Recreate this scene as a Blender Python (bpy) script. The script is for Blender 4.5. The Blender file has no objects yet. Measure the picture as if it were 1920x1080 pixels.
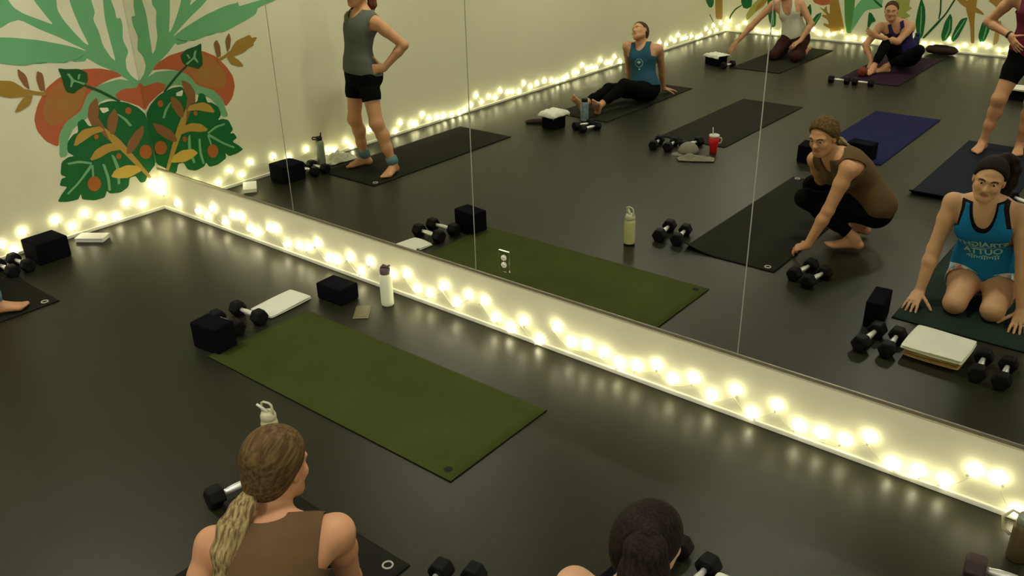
import bpy, bmesh, math, random
import numpy as np
from mathutils import Vector, Matrix
random.seed(7)
S = bpy.context.scene
COL = S.collection
PI = math.pi

# ---------------------------------------------------------------- camera
cam_pos = (6.273, -3.346, 2.360)
yaw, pit, rol, fpx = -0.68707, 0.44556, -0.02413, 1643.1
f = Vector((math.sin(yaw)*math.cos(pit), math.cos(yaw)*math.cos(pit), -math.sin(pit)))
r0 = Vector((math.cos(yaw), -math.sin(yaw), 0)); u0 = r0.cross(f)
r = math.cos(rol)*r0 + math.sin(rol)*u0; u = -math.sin(rol)*r0 + math.cos(rol)*u0
cd = bpy.data.cameras.new('camera'); cam = bpy.data.objects.new('camera', cd); COL.objects.link(cam)
cam.matrix_world = Matrix(((r.x, u.x, -f.x, cam_pos[0]), (r.y, u.y, -f.y, cam_pos[1]), (r.z, u.z, -f.z, cam_pos[2]), (0, 0, 0, 1)))
cd.sensor_width = 36.0; cd.lens = 36.0*fpx/1920.0; cd.clip_start = .02
S.camera = cam

# ---------------------------------------------------------------- world, exposure
W = bpy.data.worlds.new('world'); S.world = W; W.use_nodes = True
W.node_tree.nodes['Background'].inputs[0].default_value = (.9, .95, .7, 1)
W.node_tree.nodes['Background'].inputs[1].default_value = .02
S.view_settings.view_transform = 'Standard'; S.view_settings.look = 'None'
S.view_settings.exposure = 0.0; S.view_settings.gamma = 1.0; S.view_settings.use_curve_mapping = False
FILL_LAMP_COL = (1.0, .955, .80); FILL_LAMP_STR = 88.0  # ambient level of the added lamps above the frame
BULB_COL = (1.0, .93, .58); BULB_STR = 24.0

# ---------------------------------------------------------------- materials
def mat(name, col, rough=.6, metal=0., noise=.06, scale=30., bump=.0, bscale=200., emit=None, estr=0., spec=.2, col2=None, trans=0., sheen=0.):
    m = bpy.data.materials.new(name); m.use_nodes = True
    nt = m.node_tree; b = nt.nodes['Principled BSDF']
    b.inputs['Roughness'].default_value = rough; b.inputs['Metallic'].default_value = metal
    b.inputs['Specular IOR Level'].default_value = spec
    b.inputs['Transmission Weight'].default_value = trans
    if sheen: b.inputs['Sheen Weight'].default_value = sheen
    tc = nt.nodes.new('ShaderNodeTexCoord')
    if noise > 0:
        n = nt.nodes.new('ShaderNodeTexNoise'); n.inputs['Scale'].default_value = scale; n.inputs['Detail'].default_value = 3
        nt.links.new(tc.outputs['Object'], n.inputs['Vector'])
        mx = nt.nodes.new('ShaderNodeMix'); mx.data_type = 'RGBA'
        c2 = col2 or tuple(min(1, c*(1+noise*3)) for c in col); c1 = col if col2 else tuple(c*(1-noise*2) for c in col)
        mx.inputs[6].default_value = (*c1, 1); mx.inputs[7].default_value = (*c2, 1)
        nt.links.new(n.outputs['Fac'], mx.inputs[0]); nt.links.new(mx.outputs[2], b.inputs['Base Color'])
    else:
        b.inputs['Base Color'].default_value = (*col, 1)
    if bump > 0:
        n2 = nt.nodes.new('ShaderNodeTexNoise'); n2.inputs['Scale'].default_value = bscale; n2.inputs['Detail'].default_value = 2
        bp = nt.nodes.new('ShaderNodeBump'); bp.inputs['Strength'].default_value = bump; bp.inputs['Distance'].default_value = .004
        nt.links.new(tc.outputs['Object'], n2.inputs['Vector']); nt.links.new(n2.outputs['Fac'], bp.inputs['Height'])
        nt.links.new(bp.outputs['Normal'], b.inputs['Normal'])
    if emit:
        b.inputs['Emission Color'].default_value = (*emit, 1); b.inputs['Emission Strength'].default_value = estr
    return m
M = {}
M['wall'] = mat('cream_wall_paint', (.74, .72, .53), .55, noise=.01, scale=2., bump=.04, bscale=90)
M['ceil'] = mat('ceiling_paint', (.62, .61, .5), .8, noise=.01)
M['floor'] = mat('dark_rubber_floor', (.0155, .0155, .0080), .40, noise=.10, scale=3., bump=.05, bscale=400, spec=.30)
M['base'] = mat('glossy_baseboard', (.80, .79, .66), .3, noise=.01)
M['rail'] = mat('mirror_rail_metal', (.30, .28, .20), .35, metal=.6)
M['seam'] = mat('mirror_joint_edge', (.30, .30, .24), .5)
M['plate'] = mat('outlet_mirror_plate', (.75, .76, .68), .06, metal=1., noise=0)
M['mirror'] = mat('silvered_glass', (.80, .82, .74), .0, metal=1., noise=0)
M['white'] = mat('white_plastic', (.78, .78, .70), .4, noise=.01)
M['cord'] = mat('clear_white_cord', (.7, .68, .5), .5, noise=.02)
M['bulb'] = mat('lit_bulb', (1, 1, .9), .4, noise=0, emit=BULB_COL, estr=BULB_STR)
M['fill_lamp_glow'] = mat('fill_lamp_diffuser', (1, 1, .9), .4, noise=0, emit=FILL_LAMP_COL, estr=FILL_LAMP_STR)
M['foam'] = mat('black_foam', (.0035, .0035, .0065), .95, spec=.06, noise=.08, bump=.15, bscale=350)
M['rubber'] = mat('black_rubber', (.0045, .0042, .004), .6, spec=.15, noise=.05, bump=.05)
M['chrome'] = mat('chrome', (.85, .85, .80), .32, metal=.6, noise=.03, scale=90)
M['towel'] = mat('white_terry', (.76, .77, .66), .95, noise=.03, bump=.5, bscale=500)
M['tan'] = mat('tan_terry', (.36, .24, .08), .95, noise=.08, bump=.5, bscale=500)
M['matgreen'] = mat('olive_mat', (.040, .050, .0085), .8, noise=.16, scale=2.5, bump=.12, bscale=500, spec=.12)
M['matedge'] = mat('dark_mat_edge', (.004, .005, .003), .8, spec=.05)
M['matdark'] = mat('charcoal_mat', (.017, .0165, .011), .85, noise=.1, scale=3, bump=.12, bscale=500, spec=.10)
M['matblack'] = mat('black_mat', (.0135, .013, .0085), .85, noise=.1, scale=3, bump=.12, bscale=500, spec=.10)
M['matblue'] = mat('blue_mat', (.009, .010, .060), .85, noise=.12, scale=3, bump=.12, bscale=500, spec=.10)
M['matslate'] = mat('slate_blue_mat', (.009, .013, .022), .85, noise=.1, scale=3, bump=.12, bscale=500, spec=.10)
M['matpine'] = mat('dark_pine_mat', (.014, .027, .020), .85, noise=.1, scale=3, bump=.12, bscale=500, spec=.10)
M['matplum'] = mat('plum_mat', (.022, .009, .021), .85, noise=.1, scale=3, bump=.12, bscale=500, spec=.10)
M['ring'] = mat('mat_emblem', (.42, .42, .36), .4)
M['skin'] = mat('warm_skin', (.52, .26, .135), .5, noise=.05, scale=9, bump=.05, bscale=160, spec=.35)
M['skin2'] = mat('light_skin', (.56, .31, .175), .5, noise=.05, scale=9, bump=.05, bscale=160, spec=.35)
M['lip'] = mat('lips', (.42, .13, .09), .45, noise=.03)
M['brow'] = mat('eyebrow_hair', (.06, .035, .018), .8, noise=.05)
M['eyew'] = mat('eye_white', (.62, .58, .5), .25, noise=0)
M['iris'] = mat('iris', (.03, .02, .012), .2, noise=0)
M['grey'] = mat('grey_jersey', (.105, .115, .10), .9, noise=.05, bump=.2, bscale=260)
M['black'] = mat('black_spandex', (.0035, .0035, .0035), .9, noise=.05, spec=.06)
M['brown'] = mat('brown_jersey', (.105, .062, .027), .9, noise=.06, scale=14, bump=.25, bscale=260)
M['blue'] = mat('bright_blue_jersey', (.005, .145, .36), .85, noise=.05, bump=.2, bscale=260)
M['navyblue'] = mat('dusty_blue_jersey', (.018, .075, .125), .85, noise=.05, bump=.2, bscale=260)
M['cream'] = mat('off_white_jersey', (.62, .63, .50), .85, noise=.03, bump=.2, bscale=260)
M['purple'] = mat('deep_purple_jersey', (.022, .014, .085), .85, noise=.05)
M['magenta'] = mat('magenta_jersey', (.14, .016, .045), .85, noise=.05, bump=.2, bscale=260)
M['maroon'] = mat('maroon_leggings', (.035, .008, .007), .85, noise=.05)
M['ankle'] = mat('teal_ankle_weight', (.10, .20, .23), .8, noise=.05)
M['print'] = mat('pale_shirt_print', (.35, .55, .42), .8, noise=.05)
M['strap'] = mat('black_bra', (.008, .006, .008), .8)
M['steel'] = mat('grey_bottle_steel', (.22, .25, .19), .4, metal=.3)
M['lidblack'] = mat('black_lid', (.012, .012, .012), .45)
M['botwhite'] = mat('white_bottle', (.72, .76, .60), .35, noise=.01)
M['mauve'] = mat('mauve_lid', (.115, .075, .085), .45)
M['cream_b'] = mat('cream_bottle', (.50, .48, .26), .4, noise=.02)
M['beige_lid'] = mat('beige_lid', (.52, .51, .35), .45, noise=.02)
M['red'] = mat('red_tumbler', (.50, .012, .012), .35, noise=.03)
M['clear'] = mat('pale_lid', (.6, .6, .5), .3, noise=.02)
M['bluebot'] = mat('blue_pattern_bottle', (.03, .075, .12), .4, noise=.2, scale=26, col2=(.30, .38, .36))
M['phone'] = mat('olive_phone_case', (.155, .14, .075), .45, noise=.03)
M['phoneedge'] = mat('pale_phone_edge', (.6, .58, .42), .35, noise=.02)
M['capgrey'] = mat('grey_cloth', (.21, .20, .15), .9, noise=.06, bump=.3)
M['shoe'] = mat('brown_leather', (.035, .018, .012), .6, noise=.06)
M['rust'] = mat('rust_ball', (.17, .035, .015), .6, noise=.1)
M['bag'] = mat('dark_brown_bag', (.028, .015, .011), .75, noise=.08)
M['navy'] = mat('navy_bottle', (.012, .018, .06), .4, noise=.05)
M['purpdumb'] = mat('plum_rubber', (.045, .030, .030), .6, noise=.06)
# floral shorts
def floral():
    m = mat('floral_print', (.3, .45, .5), .85, noise=.05)
    nt = m.node_tree; b = nt.nodes['Principled BSDF']
    v = nt.nodes.new('ShaderNodeTexVoronoi'); v.inputs['Scale'].default_value = 42
    tc = nt.nodes.new('ShaderNodeTexCoord'); nt.links.new(tc.outputs['Object'], v.inputs['Vector'])
    cr = nt.nodes.new('ShaderNodeValToRGB'); cr.color_ramp.interpolation = 'CONSTANT'
    pts = [(0, (.22, .42, .46)), (.35, (.62, .60, .55)), (.55, (.55, .22, .18)), (.72, (.18, .30, .42)), (.88, (.70, .45, .32))]
    e = cr.color_ramp.elements; e[0].position = 0; e[0].color = (*pts[0][1], 1); e[1].position = pts[1][0]; e[1].color = (*pts[1][1], 1)
    for p, c in pts[2:]: q = e.new(p); q.color = (*c, 1)
    sp = nt.nodes.new('ShaderNodeSeparateColor'); nt.links.new(v.outputs['Color'], sp.inputs[0])
    nt.links.new(sp.outputs[0], cr.inputs[0]); nt.links.new(cr.outputs[0], b.inputs['Base Color'])
    return m
M['floral'] = floral()
def hairmat(name, dark, light, sc=(60, 60, 9), rot=None):
    m = mat(name, dark, .75, noise=0, spec=.12); nt = m.node_tree; b = nt.nodes['Principled BSDF']
    tc = nt.nodes.new('ShaderNodeTexCoord'); mp = nt.nodes.new('ShaderNodeMapping'); mp.inputs['Scale'].default_value = sc; mp.vector_type = 'POINT'
    if rot is not None:
        m0 = nt.nodes.new('ShaderNodeMapping'); m0.inputs['Rotation'].default_value = rot; nt.links.new(tc.outputs['Object'], m0.inputs[0])
    n = nt.nodes.new('ShaderNodeTexNoise'); n.inputs['Scale'].default_value = 2.2; n.inputs['Detail'].default_value = 4
    nt.links.new(m0.outputs[0] if rot is not None else tc.outputs['Object'], mp.inputs[0]); nt.links.new(mp.outputs[0], n.inputs['Vector'])
    cr = nt.nodes.new('ShaderNodeValToRGB'); cr.color_ramp.elements[0].position = .38; cr.color_ramp.elements[1].position = .65
    cr.color_ramp.elements[0].color = (*dark, 1); cr.color_ramp.elements[1].color = (*light, 1)
    nt.links.new(n.outputs['Fac'], cr.inputs[0]); nt.links.new(cr.outputs[0], b.inputs['Base Color'])
    bp = nt.nodes.new('ShaderNodeBump'); bp.inputs['Strength'].default_value = .5; bp.inputs['Distance'].default_value = .004
    nt.links.new(n.outputs['Fac'], bp.inputs['Height']); nt.links.new(bp.outputs['Normal'], b.inputs['Normal'])
    return m
M['hair_blond'] = hairmat('dark_blond_hair', (.055, .030, .010), (.125, .075, .028))
M['tail_blond'] = hairmat('blond_ponytail_hair', (.11, .070, .028), (.34, .26, .12), (90, 90, 12))
M['hair_black'] = hairmat('black_hair', (.008, .005, .004), (.022, .014, .010))
M['hair_brown'] = hairmat('brown_hair', (.045, .022, .012), (.10, .05, .025))
M['hair_red'] = hairmat('auburn_hair', (.07, .025, .012), (.16, .06, .03))

# ---------------------------------------------------------------- object helpers
def tag(o, label=None, cat=None, group=None, kind=None):
    if label: o['label'] = label
    if cat: o['category'] = cat
    if group: o['group'] = group
    if kind: o['kind'] = kind
    return o
def link(name, me, m=None, parent=None):
    o = bpy.data.objects.new(name, me); COL.objects.link(o)
    if m is not None and len(me.materials) == 0: me.materials.append(m)
    if parent is not None: o.parent = parent
    return o
def empty(name, loc, rz=0., **k):
    o = bpy.data.objects.new(name, None); COL.objects.link(o); o.location = loc; o.rotation_euler = (0, 0, rz); o.empty_display_size = .05
    return tag(o, **k)
def from_bm(name, bm, m, parent=None, smooth=True, bevel=0., seg=2, sub=0):
    bmesh.ops.recalc_face_normals(bm, faces=bm.faces)
    me = bpy.data.meshes.new(name); bm.to_mesh(me); bm.free()
    if smooth:
        for p in me.polygons: p.use_smooth = True
    o = link(name, me, m, parent)
    if bevel:
        b = o.modifiers.new('bevel', 'BEVEL'); b.width = bevel; b.segments = seg; b.limit_method = 'ANGLE'; b.angle_limit = .6; b.harden_normals = False
        wn = o.modifiers.new('wn', 'WEIGHTED_NORMAL')
    if sub:
        s = o.modifiers.new('sub', 'SUBSURF'); s.levels = sub; s.render_levels = sub
    return o
def box_bm(sx, sy, sz, c=(0, 0, 0), bm=None, rz=0.):
    bm = bm or bmesh.new()
    Mx = Matrix.Translation(c) @ Matrix.Rotation(rz, 4, 'Z') @ Matrix.Diagonal((sx, sy, sz, 1))
    bmesh.ops.create_cube(bm, size=1, matrix=Mx); return bm
def box(name, lo, hi, m, parent=None, bevel=0., smooth=False):
    c = [(a+b)/2 for a, b in zip(lo, hi)]; s = [b-a for a, b in zip(lo, hi)]
    return from_bm(name, box_bm(*s, c=c), m, parent, smooth=bool(bevel), bevel=bevel)
def lathe_bm(prof, n=32, bm=None, mx=None):
    bm = bm or bmesh.new(); rings = []
    for rr, z in prof:
        rings.append([bm.verts.new(((mx or Matrix()) @ Vector((rr*math.cos(2*PI*i/n), rr*math.sin(2*PI*i/n), z)))) for i in range(n)])
    for a, b in zip(rings, rings[1:]):
        for i in range(n): bm.faces.new((a[i], a[(i+1) % n], b[(i+1) % n], b[i]))
    bm.faces.new(rings[0][::-1]); bm.faces.new(rings[-1]); return bm
def tube_bm(pts, rad, n=8, bm=None, close=False):
    bm = bm or bmesh.new(); pts = [Vector(p) for p in pts]; rings = []; N = len(pts)
    prev = None
    for i, p in enumerate(pts):
        t = (pts[(i+1) % N if close else min(i+1, N-1)] - pts[(i-1) % N if close else max(i-1, 0)]).normalized()
        a = t.orthogonal().normalized() if prev is None else (prev - t*prev.dot(t)).normalized()
        prev = a; b = t.cross(a); rr = rad[i] if isinstance(rad, (list, tuple)) else rad
        rings.append([bm.verts.new(p + rr*(math.cos(2*PI*k/n)*a + math.sin(2*PI*k/n)*b)) for k in range(n)])
    prs = list(zip(rings, rings[1:])) + ([(rings[-1], rings[0])] if close else [])
    for a, b in prs:
        for k in range(n): bm.faces.new((a[k], a[(k+1) % n], b[(k+1) % n], b[k]))
    if not close: bm.faces.new(rings[0][::-1]); bm.faces.new(rings[-1])
    return bm
def copy_tree(o, parent=None):
    c = o.copy(); COL.objects.link(c)
    if parent is not None: c.parent = parent
    for ch in list(o.children): copy_tree(ch, c)
    return c
BULBS_MIRROR=[(0.203,0.079),(0.504,0.079),(0.604,0.067),(0.702,0.144),(0.827,0.067),(0.933,0.144),(1.037,0.151),(1.14,0.085),(1.229,0.069),(1.369,0.15),(1.441,0.151),(1.556,0.064),(1.675,0.085),(1.777,0.095),(1.876,0.154),(1.984,0.07),(2.069,0.073),(2.192,0.135),(2.292,0.061),(2.389,0.149),(2.581,0.116),(2.709,0.151),(2.788,0.08),(2.895,0.079),(3.018,0.153),(3.109,0.075),(3.209,0.152),(3.326,0.156),(3.409,0.066),(3.509,0.043),(3.609,0.108),(3.715,0.03),(3.831,0.146),(3.936,0.08),(4.024,0.094),(4.131,0.088),(4.229,0.059),(4.333,0.081),(4.448,0.127),(4.543,0.076),(4.65,0.122),(4.754,0.062),(4.868,0.135),(4.965,0.047),(5.07,0.135),(5.176,0.066),(5.285,0.069),(5.383,0.08),(5.485,0.135),(5.597,0.044),(5.699,0.05),(5.795,0.054),(5.89,0.151),(5.99,0.154),(6.073,0.032)]
BULBS_LEFT=[(-9.693,0.053),(-9.527,0.142),(-9.394,0.05),(-9.291,0.141),(-9.189,0.056),(-9.067,0.128),(-8.914,0.052),(-8.777,0.039),(-8.611,0.085),(-8.432,0.083),(-8.321,0.085),(-8.204,0.154),(-8.105,0.086),(-8.005,0.137),(-7.873,0.079),(-7.682,0.128),(-7.445,0.084),(-7.249,0.084),(-7.057,0.085),(-6.872,0.046),(-6.653,0.034),(-6.533,0.121),(-6.437,0.06),(-6.331,0.069),(-6.191,0.13),(-6.102,0.061),(-5.991,0.07),(-5.892,0.069),(-5.785,0.133),(-5.68,0.069),(-5.601,0.074),(-5.459,0.054),(-5.367,0.038),(-5.259,0.04),(-5.145,0.061),(-4.997,0.084),(-4.861,0.083),(-4.727,0.065),(-4.608,0.13),(-4.509,0.055),(-4.401,0.076),(-4.308,0.086),(-4.183,0.121),(-4.082,0.067),(-3.98,0.104),(-3.857,0.067),(-3.774,0.155),(-3.67,0.064),(-3.582,0.041),(-3.478,0.022),(-3.371,0.025),(-3.25,0.041),(-3.15,0.052),(-3.038,0.061),(-2.938,0.123),(-2.83,0.05),(-2.772,0.057),(-2.618,0.11),(-2.543,0.042),(-2.201,0.129),(-1.955,0.022),(-1.904,0.08),(-1.761,0.042),(-1.684,0.061),(-1.437,0.122),(-1.243,0.099),(-1.155,0.037),(-1.076,0.147),(-0.84,0.156),(-0.738,0.074),(-0.631,0.136),(-0.515,0.07),(-0.409,0.05),(-0.301,0.129),(-0.189,0.074),(-0.068,0.217),(-0.039,0.183),(-0.004,0.129)]
BULBS_BACK=[(0.053,0.16),(0.209,0.077),(0.31,0.145),(0.524,0.047),(0.627,0.031),(0.732,0.059),(0.835,0.036),(0.939,0.058),(1.044,0.054),(1.158,0.076),(1.266,0.092),(1.381,0.131),(1.489,0.081),(1.614,0.08),(1.684,0.104),(1.816,0.144),(1.912,0.047),(1.997,0.075),(2.127,0.059),(2.253,0.063),(2.391,0.069),(2.528,0.068),(2.636,0.071),(2.742,0.074),(2.834,0.116),(2.952,0.08),(3.057,0.076),(3.156,0.059),(3.255,0.148),(3.377,0.067),(3.464,0.101),(3.577,0.06),(3.67,0.147),(3.755,0.116),(3.883,0.077),(3.991,0.1),(4.099,0.085)]
MURAL_LEFT=[('mint',[(-0.879,1.751),(-0.004,1.655),(-0.004,1.521),(-0.004,1.295),(-0.004,1.148),(-0.004,1.075),(-0.004,1.018),(-0.006,0.989),(-0.035,0.965),(-0.098,1.034),(-0.202,1.117),(-0.28,1.165),(-0.353,1.226),(-0.371,1.208),(-0.455,1.215),(-0.467,1.251),(-0.496,1.218),(-0.576,1.231),(-0.58,1.269),(-0.629,1.238),(-0.682,1.24),(-0.757,1.259),(-0.759,1.299),(-0.796,1.259),(-0.88,1.28),(-0.9,1.321),(-0.922,1.287),(-0.996,1.312)]),('cream',[(-0.943,1.51),(-0.872,1.5),(-0.801,1.531),(-0.736,1.538),(-0.626,1.46),(-0.509,1.391),(-0.329,1.267),(-0.456,1.327),(-0.643,1.393),(-0.814,1.435),(-0.886,1.446),(-0.959,1.45)]),('cream',[(-0.772,1.74),(-0.624,1.724),(-0.618,1.649),(-0.592,1.595),(-0.556,1.527),(-0.528,1.478),(-0.611,1.522),(-0.702,1.571),(-0.754,1.615),(-0.778,1.667)]),('cream',[(-0.458,1.707),(-0.379,1.699),(-0.384,1.622),(-0.375,1.543),(-0.356,1.449),(-0.318,1.309),(-0.343,1.326),(-0.396,1.401),(-0.455,1.501),(-0.479,1.569),(-0.47,1.632)]),('cream',[(-0.222,1.682),(-0.138,1.674),(-0.149,1.595),(-0.166,1.463),(-0.159,1.299),(-0.151,1.172),(-0.181,1.205),(-0.22,1.294),(-0.227,1.391),(-0.25,1.475),(-0.224,1.525),(-0.234,1.605)]),('cream',[(-0.096,1.669),(-0.004,1.654),(-0.004,1.574),(-0.004,1.295),(-0.004,1.222),(-0.004,1.145),(-0.004,1.075),(-0.004,1.025),(-0.011,1.004),(-0.056,1.048),(-0.083,1.103),(-0.074,1.173),(-0.04,1.224),(-0.066,1.312),(-0.044,1.406),(-0.047,1.462),(-0.078,1.459),(-0.078,1.52),(-0.092,1.589)]),('orange',[(-0.808,0.894),(-0.762,0.98),(-0.684,1.073),(-0.573,1.134),(-0.426,1.16),(-0.284,1.145),(-0.174,1.105),(-0.123,1.06),(-0.216,1.056),(-0.311,1.031),(-0.412,0.979),(-0.479,0.88),(-0.608,0.823),(-0.668,0.751),(-0.696,0.665),(-0.771,0.726),(-0.811,0.812)]),('orange',[(-0.212,0.94),(-0.144,0.971),(-0.049,0.975),(-0.006,0.989),(-0.004,0.955),(-0.004,0.777),(-0.05,0.827),(-0.135,0.874),(-0.191,0.9)]),('disc',[(-0.739,0.934),(-0.677,1.045),(-0.566,1.105),(-0.441,1.097),(-0.393,1.06),(-0.422,0.995),(-0.473,0.907),(-0.604,0.836),(-0.707,0.816),(-0.743,0.866)]),('teal',[(-0.479,0.88),(-0.412,0.979),(-0.311,1.031),(-0.157,1.045),(-0.1,1.027),(-0.016,0.983),(-0.037,0.958),(-0.144,0.971),(-0.212,0.94),(-0.191,0.9),(-0.277,0.924),(-0.34,0.908),(-0.451,0.817),(-0.564,0.77),(-0.627,0.685),(-0.651,0.589),(-0.708,0.589),(-0.668,0.751),(-0.608,0.823)]),('green',[(-0.342,0.901),(-0.251,0.905),(-0.135,0.87),(-0.053,0.813),(-0.004,0.748),(-0.006,0.474),(-0.008,0.364),(-0.084,0.305),(-0.121,0.251),(-0.161,0.254),(-0.188,0.317),(-0.237,0.315),(-0.26,0.25),(-0.33,0.223),(-0.413,0.239),(-0.43,0.267),(-0.456,0.221),(-0.533,0.22),(-0.623,0.254),(-0.622,0.299),(-0.65,0.262),(-0.73,0.267),(-0.797,0.287),(-0.757,0.331),(-0.703,0.375),(-0.755,0.397),(-0.73,0.442),(-0.693,0.446),(-0.73,0.471),(-0.701,0.558),(-0.646,0.581),(-0.603,0.577),(-0.644,0.616),(-0.627,0.685),(-0.573,0.729),(-0.536,0.735),(-0.526,0.805),(-0.478,0.823),(-0.45,0.759),(-0.39,0.76),(-0.364,0.841)]),('cream',[(-0.348,0.874),(-0.284,0.861),(-0.281,0.838),(-0.329,0.827)]),('teal',[(-0.22,0.804),(-0.162,0.754),(-0.131,0.695),(-0.152,0.692),(-0.18,0.743),(-0.227,0.798)]),('teal',[(-0.339,0.526),(-0.313,0.504),(-0.296,0.408),(-0.318,0.29),(-0.339,0.288),(-0.321,0.399)]),('teal',[(-0.42,0.471),(-0.399,0.465),(-0.386,0.355),(-0.4,0.259),(-0.418,0.264),(-0.408,0.361)]),('teal',[(-0.663,0.541),(-0.576,0.538),(-0.489,0.501),(-0.495,0.487),(-0.58,0.521),(-0.659,0.526)]),('teal',[(-0.502,0.492),(-0.488,0.474),(-0.616,0.373),(-0.71,0.317),(-0.717,0.33),(-0.62,0.389)]),('teal',[(-0.498,0.484),(-0.483,0.48),(-0.5,0.386),(-0.514,0.39)]),('brown',[(-0.395,0.805),(-0.366,0.798),(-0.339,0.719),(-0.254,0.625),(-0.319,0.611),(-0.386,0.715)]),('gold2',[(-0.351,0.737),(-0.254,0.625),(-0.163,0.466),(-0.065,0.276),(-0.084,0.265),(-0.152,0.37),(-0.247,0.518),(-0.319,0.611)]),('gold2',[(-0.589,0.654),(-0.556,0.711),(-0.497,0.748),(-0.379,0.746),(-0.343,0.705),(-0.435,0.697),(-0.516,0.665),(-0.572,0.645)]),('gold2',[(-0.497,0.528),(-0.447,0.582),(-0.366,0.607),(-0.276,0.598),(-0.227,0.536),(-0.334,0.547),(-0.432,0.519),(-0.486,0.515)]),('yellow',[(-0.377,0.361),(-0.336,0.403),(-0.238,0.416),(-0.163,0.392),(-0.125,0.344),(-0.245,0.317),(-0.321,0.333)]),('brown',[(-0.306,0.667),(-0.322,0.73),(-0.298,0.798),(-0.233,0.85),(-0.221,0.782),(-0.249,0.714),(-0.278,0.668)]),('brown',[(-0.223,0.497),(-0.193,0.581),(-0.124,0.641),(-0.042,0.683),(-0.058,0.61),(-0.113,0.546),(-0.181,0.494)]),('brown',[(-0.429,0.754),(-0.447,0.83),(-0.414,0.909),(-0.345,0.952),(-0.353,0.853),(-0.392,0.753)]),('rust',[(-0.461,0.33),(-0.47,0.31),(-0.485,0.295),(-0.503,0.288),(-0.523,0.289),(-0.54,0.298),(-0.553,0.315),(-0.559,0.335),(-0.558,0.357),(-0.549,0.377),(-0.535,0.391),(-0.516,0.399),(-0.497,0.398),(-0.479,0.389),(-0.466,0.373),(-0.46,0.352)]),('rust',[(-0.019,0.465),(-0.027,0.445),(-0.042,0.431),(-0.061,0.423),(-0.081,0.424),(-0.099,0.433),(-0.113,0.448),(-0.12,0.468),(-0.119,0.489),(-0.111,0.509),(-0.096,0.523),(-0.078,0.53),(-0.058,0.53),(-0.04,0.521),(-0.026,0.506),(-0.019,0.486)]),('rust',[(-0.264,0.492),(-0.267,0.484),(-0.273,0.478),(-0.28,0.475),(-0.288,0.476),(-0.295,0.479),(-0.3,0.485),(-0.303,0.493),(-0.302,0.501),(-0.299,0.509),(-0.293,0.515),(-0.286,0.518),(-0.278,0.518),(-0.271,0.514),(-0.266,0.508),(-0.263,0.5)]),('rust',[(-0.399,0.671),(-0.402,0.664),(-0.407,0.659),(-0.414,0.657),(-0.421,0.657),(-0.427,0.66),(-0.431,0.665),(-0.434,0.672),(-0.433,0.679),(-0.43,0.686),(-0.425,0.691),(-0.419,0.694),(-0.412,0.694),(-0.406,0.691),(-0.401,0.686),(-0.399,0.679)]),('rust',[(-0.113,0.803),(-0.117,0.794),(-0.124,0.787),(-0.133,0.783),(-0.143,0.783),(-0.151,0.787),(-0.158,0.794),(-0.161,0.803),(-0.161,0.813),(-0.157,0.822),(-0.15,0.83),(-0.141,0.833),(-0.131,0.833),(-0.122,0.83),(-0.116,0.823),(-0.112,0.813)]),('dark',[(-0.572,1.194),(-0.52,1.179),(-0.425,1.165),(-0.376,1.129),(-0.385,1.072),(-0.427,1.038),(-0.457,1.03),(-0.506,1.005),(-0.55,1.027),(-0.559,1.077),(-0.56,1.132)]),('teal',[(-0.52,1.149),(-0.5,1.145),(-0.477,1.096),(-0.406,1.062),(-0.417,1.05),(-0.483,1.088),(-0.506,1.053),(-0.519,1.056),(-0.5,1.1)]),('teal',[(-0.44,1.131),(-0.426,1.128),(-0.442,1.094),(-0.455,1.099)]),('dark',[(-0.415,1.057),(-0.318,1.001),(-0.242,0.943),(-0.178,0.89),(-0.194,0.885),(-0.253,0.927),(-0.33,0.985),(-0.425,1.044)]),('gold',[(-1.027,1.196),(-0.957,1.18),(-0.885,1.164),(-0.833,1.115),(-0.814,1.085),(-0.885,1.065),(-0.981,1.088),(-1.052,1.104)]),('brown',[(-0.833,1.239),(-0.788,1.186),(-0.788,1.086),(-0.819,1.119),(-0.841,1.182)]),('brown',[(-0.712,1.201),(-0.678,1.177),(-0.69,1.061),(-0.726,1.068),(-0.732,1.149)]),('gold',[(-0.847,1.111),(-0.752,1.07),(-0.683,1.049),(-0.695,1.028),(-0.758,1.047),(-0.843,1.074)]),('gold',[(-0.923,0.959),(-0.887,1.006),(-0.837,1.049),(-0.776,1.053),(-0.812,0.99),(-0.885,0.962)]),('mint',[(-0.364,1.264),(-0.561,1.354),(-0.839,1.408),(-1.127,1.442),(-1.327,1.458),(-1.397,1.513),(-1.477,1.505),(-1.322,1.428),(-1.138,1.395),(-1.11,1.344),(-0.968,1.3),(-0.79,1.248),(-0.683,1.255),(-0.535,1.224),(-0.417,1.234)]),('gold',[(-0.774,1.065),(-0.879,1.127),(-0.982,1.166),(-1.094,1.166),(-1.051,1.125),(-0.943,1.062),(-0.827,1.049)])]
MURAL_FAR=[('gold',[(-9.29,0.542),(-9.538,0.515),(-9.57,0.363),(-9.594,0.197),(-9.364,0.234),(-9.324,0.393)]),('green',[(-8.956,0.592),(-9.255,0.558),(-9.257,0.461),(-9.21,0.418),(-9.113,0.436),(-9.036,0.499)]),('dark',[(-9.129,0.337),(-9.171,0.326),(-9.316,0.19),(-9.288,0.194)])]
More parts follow.
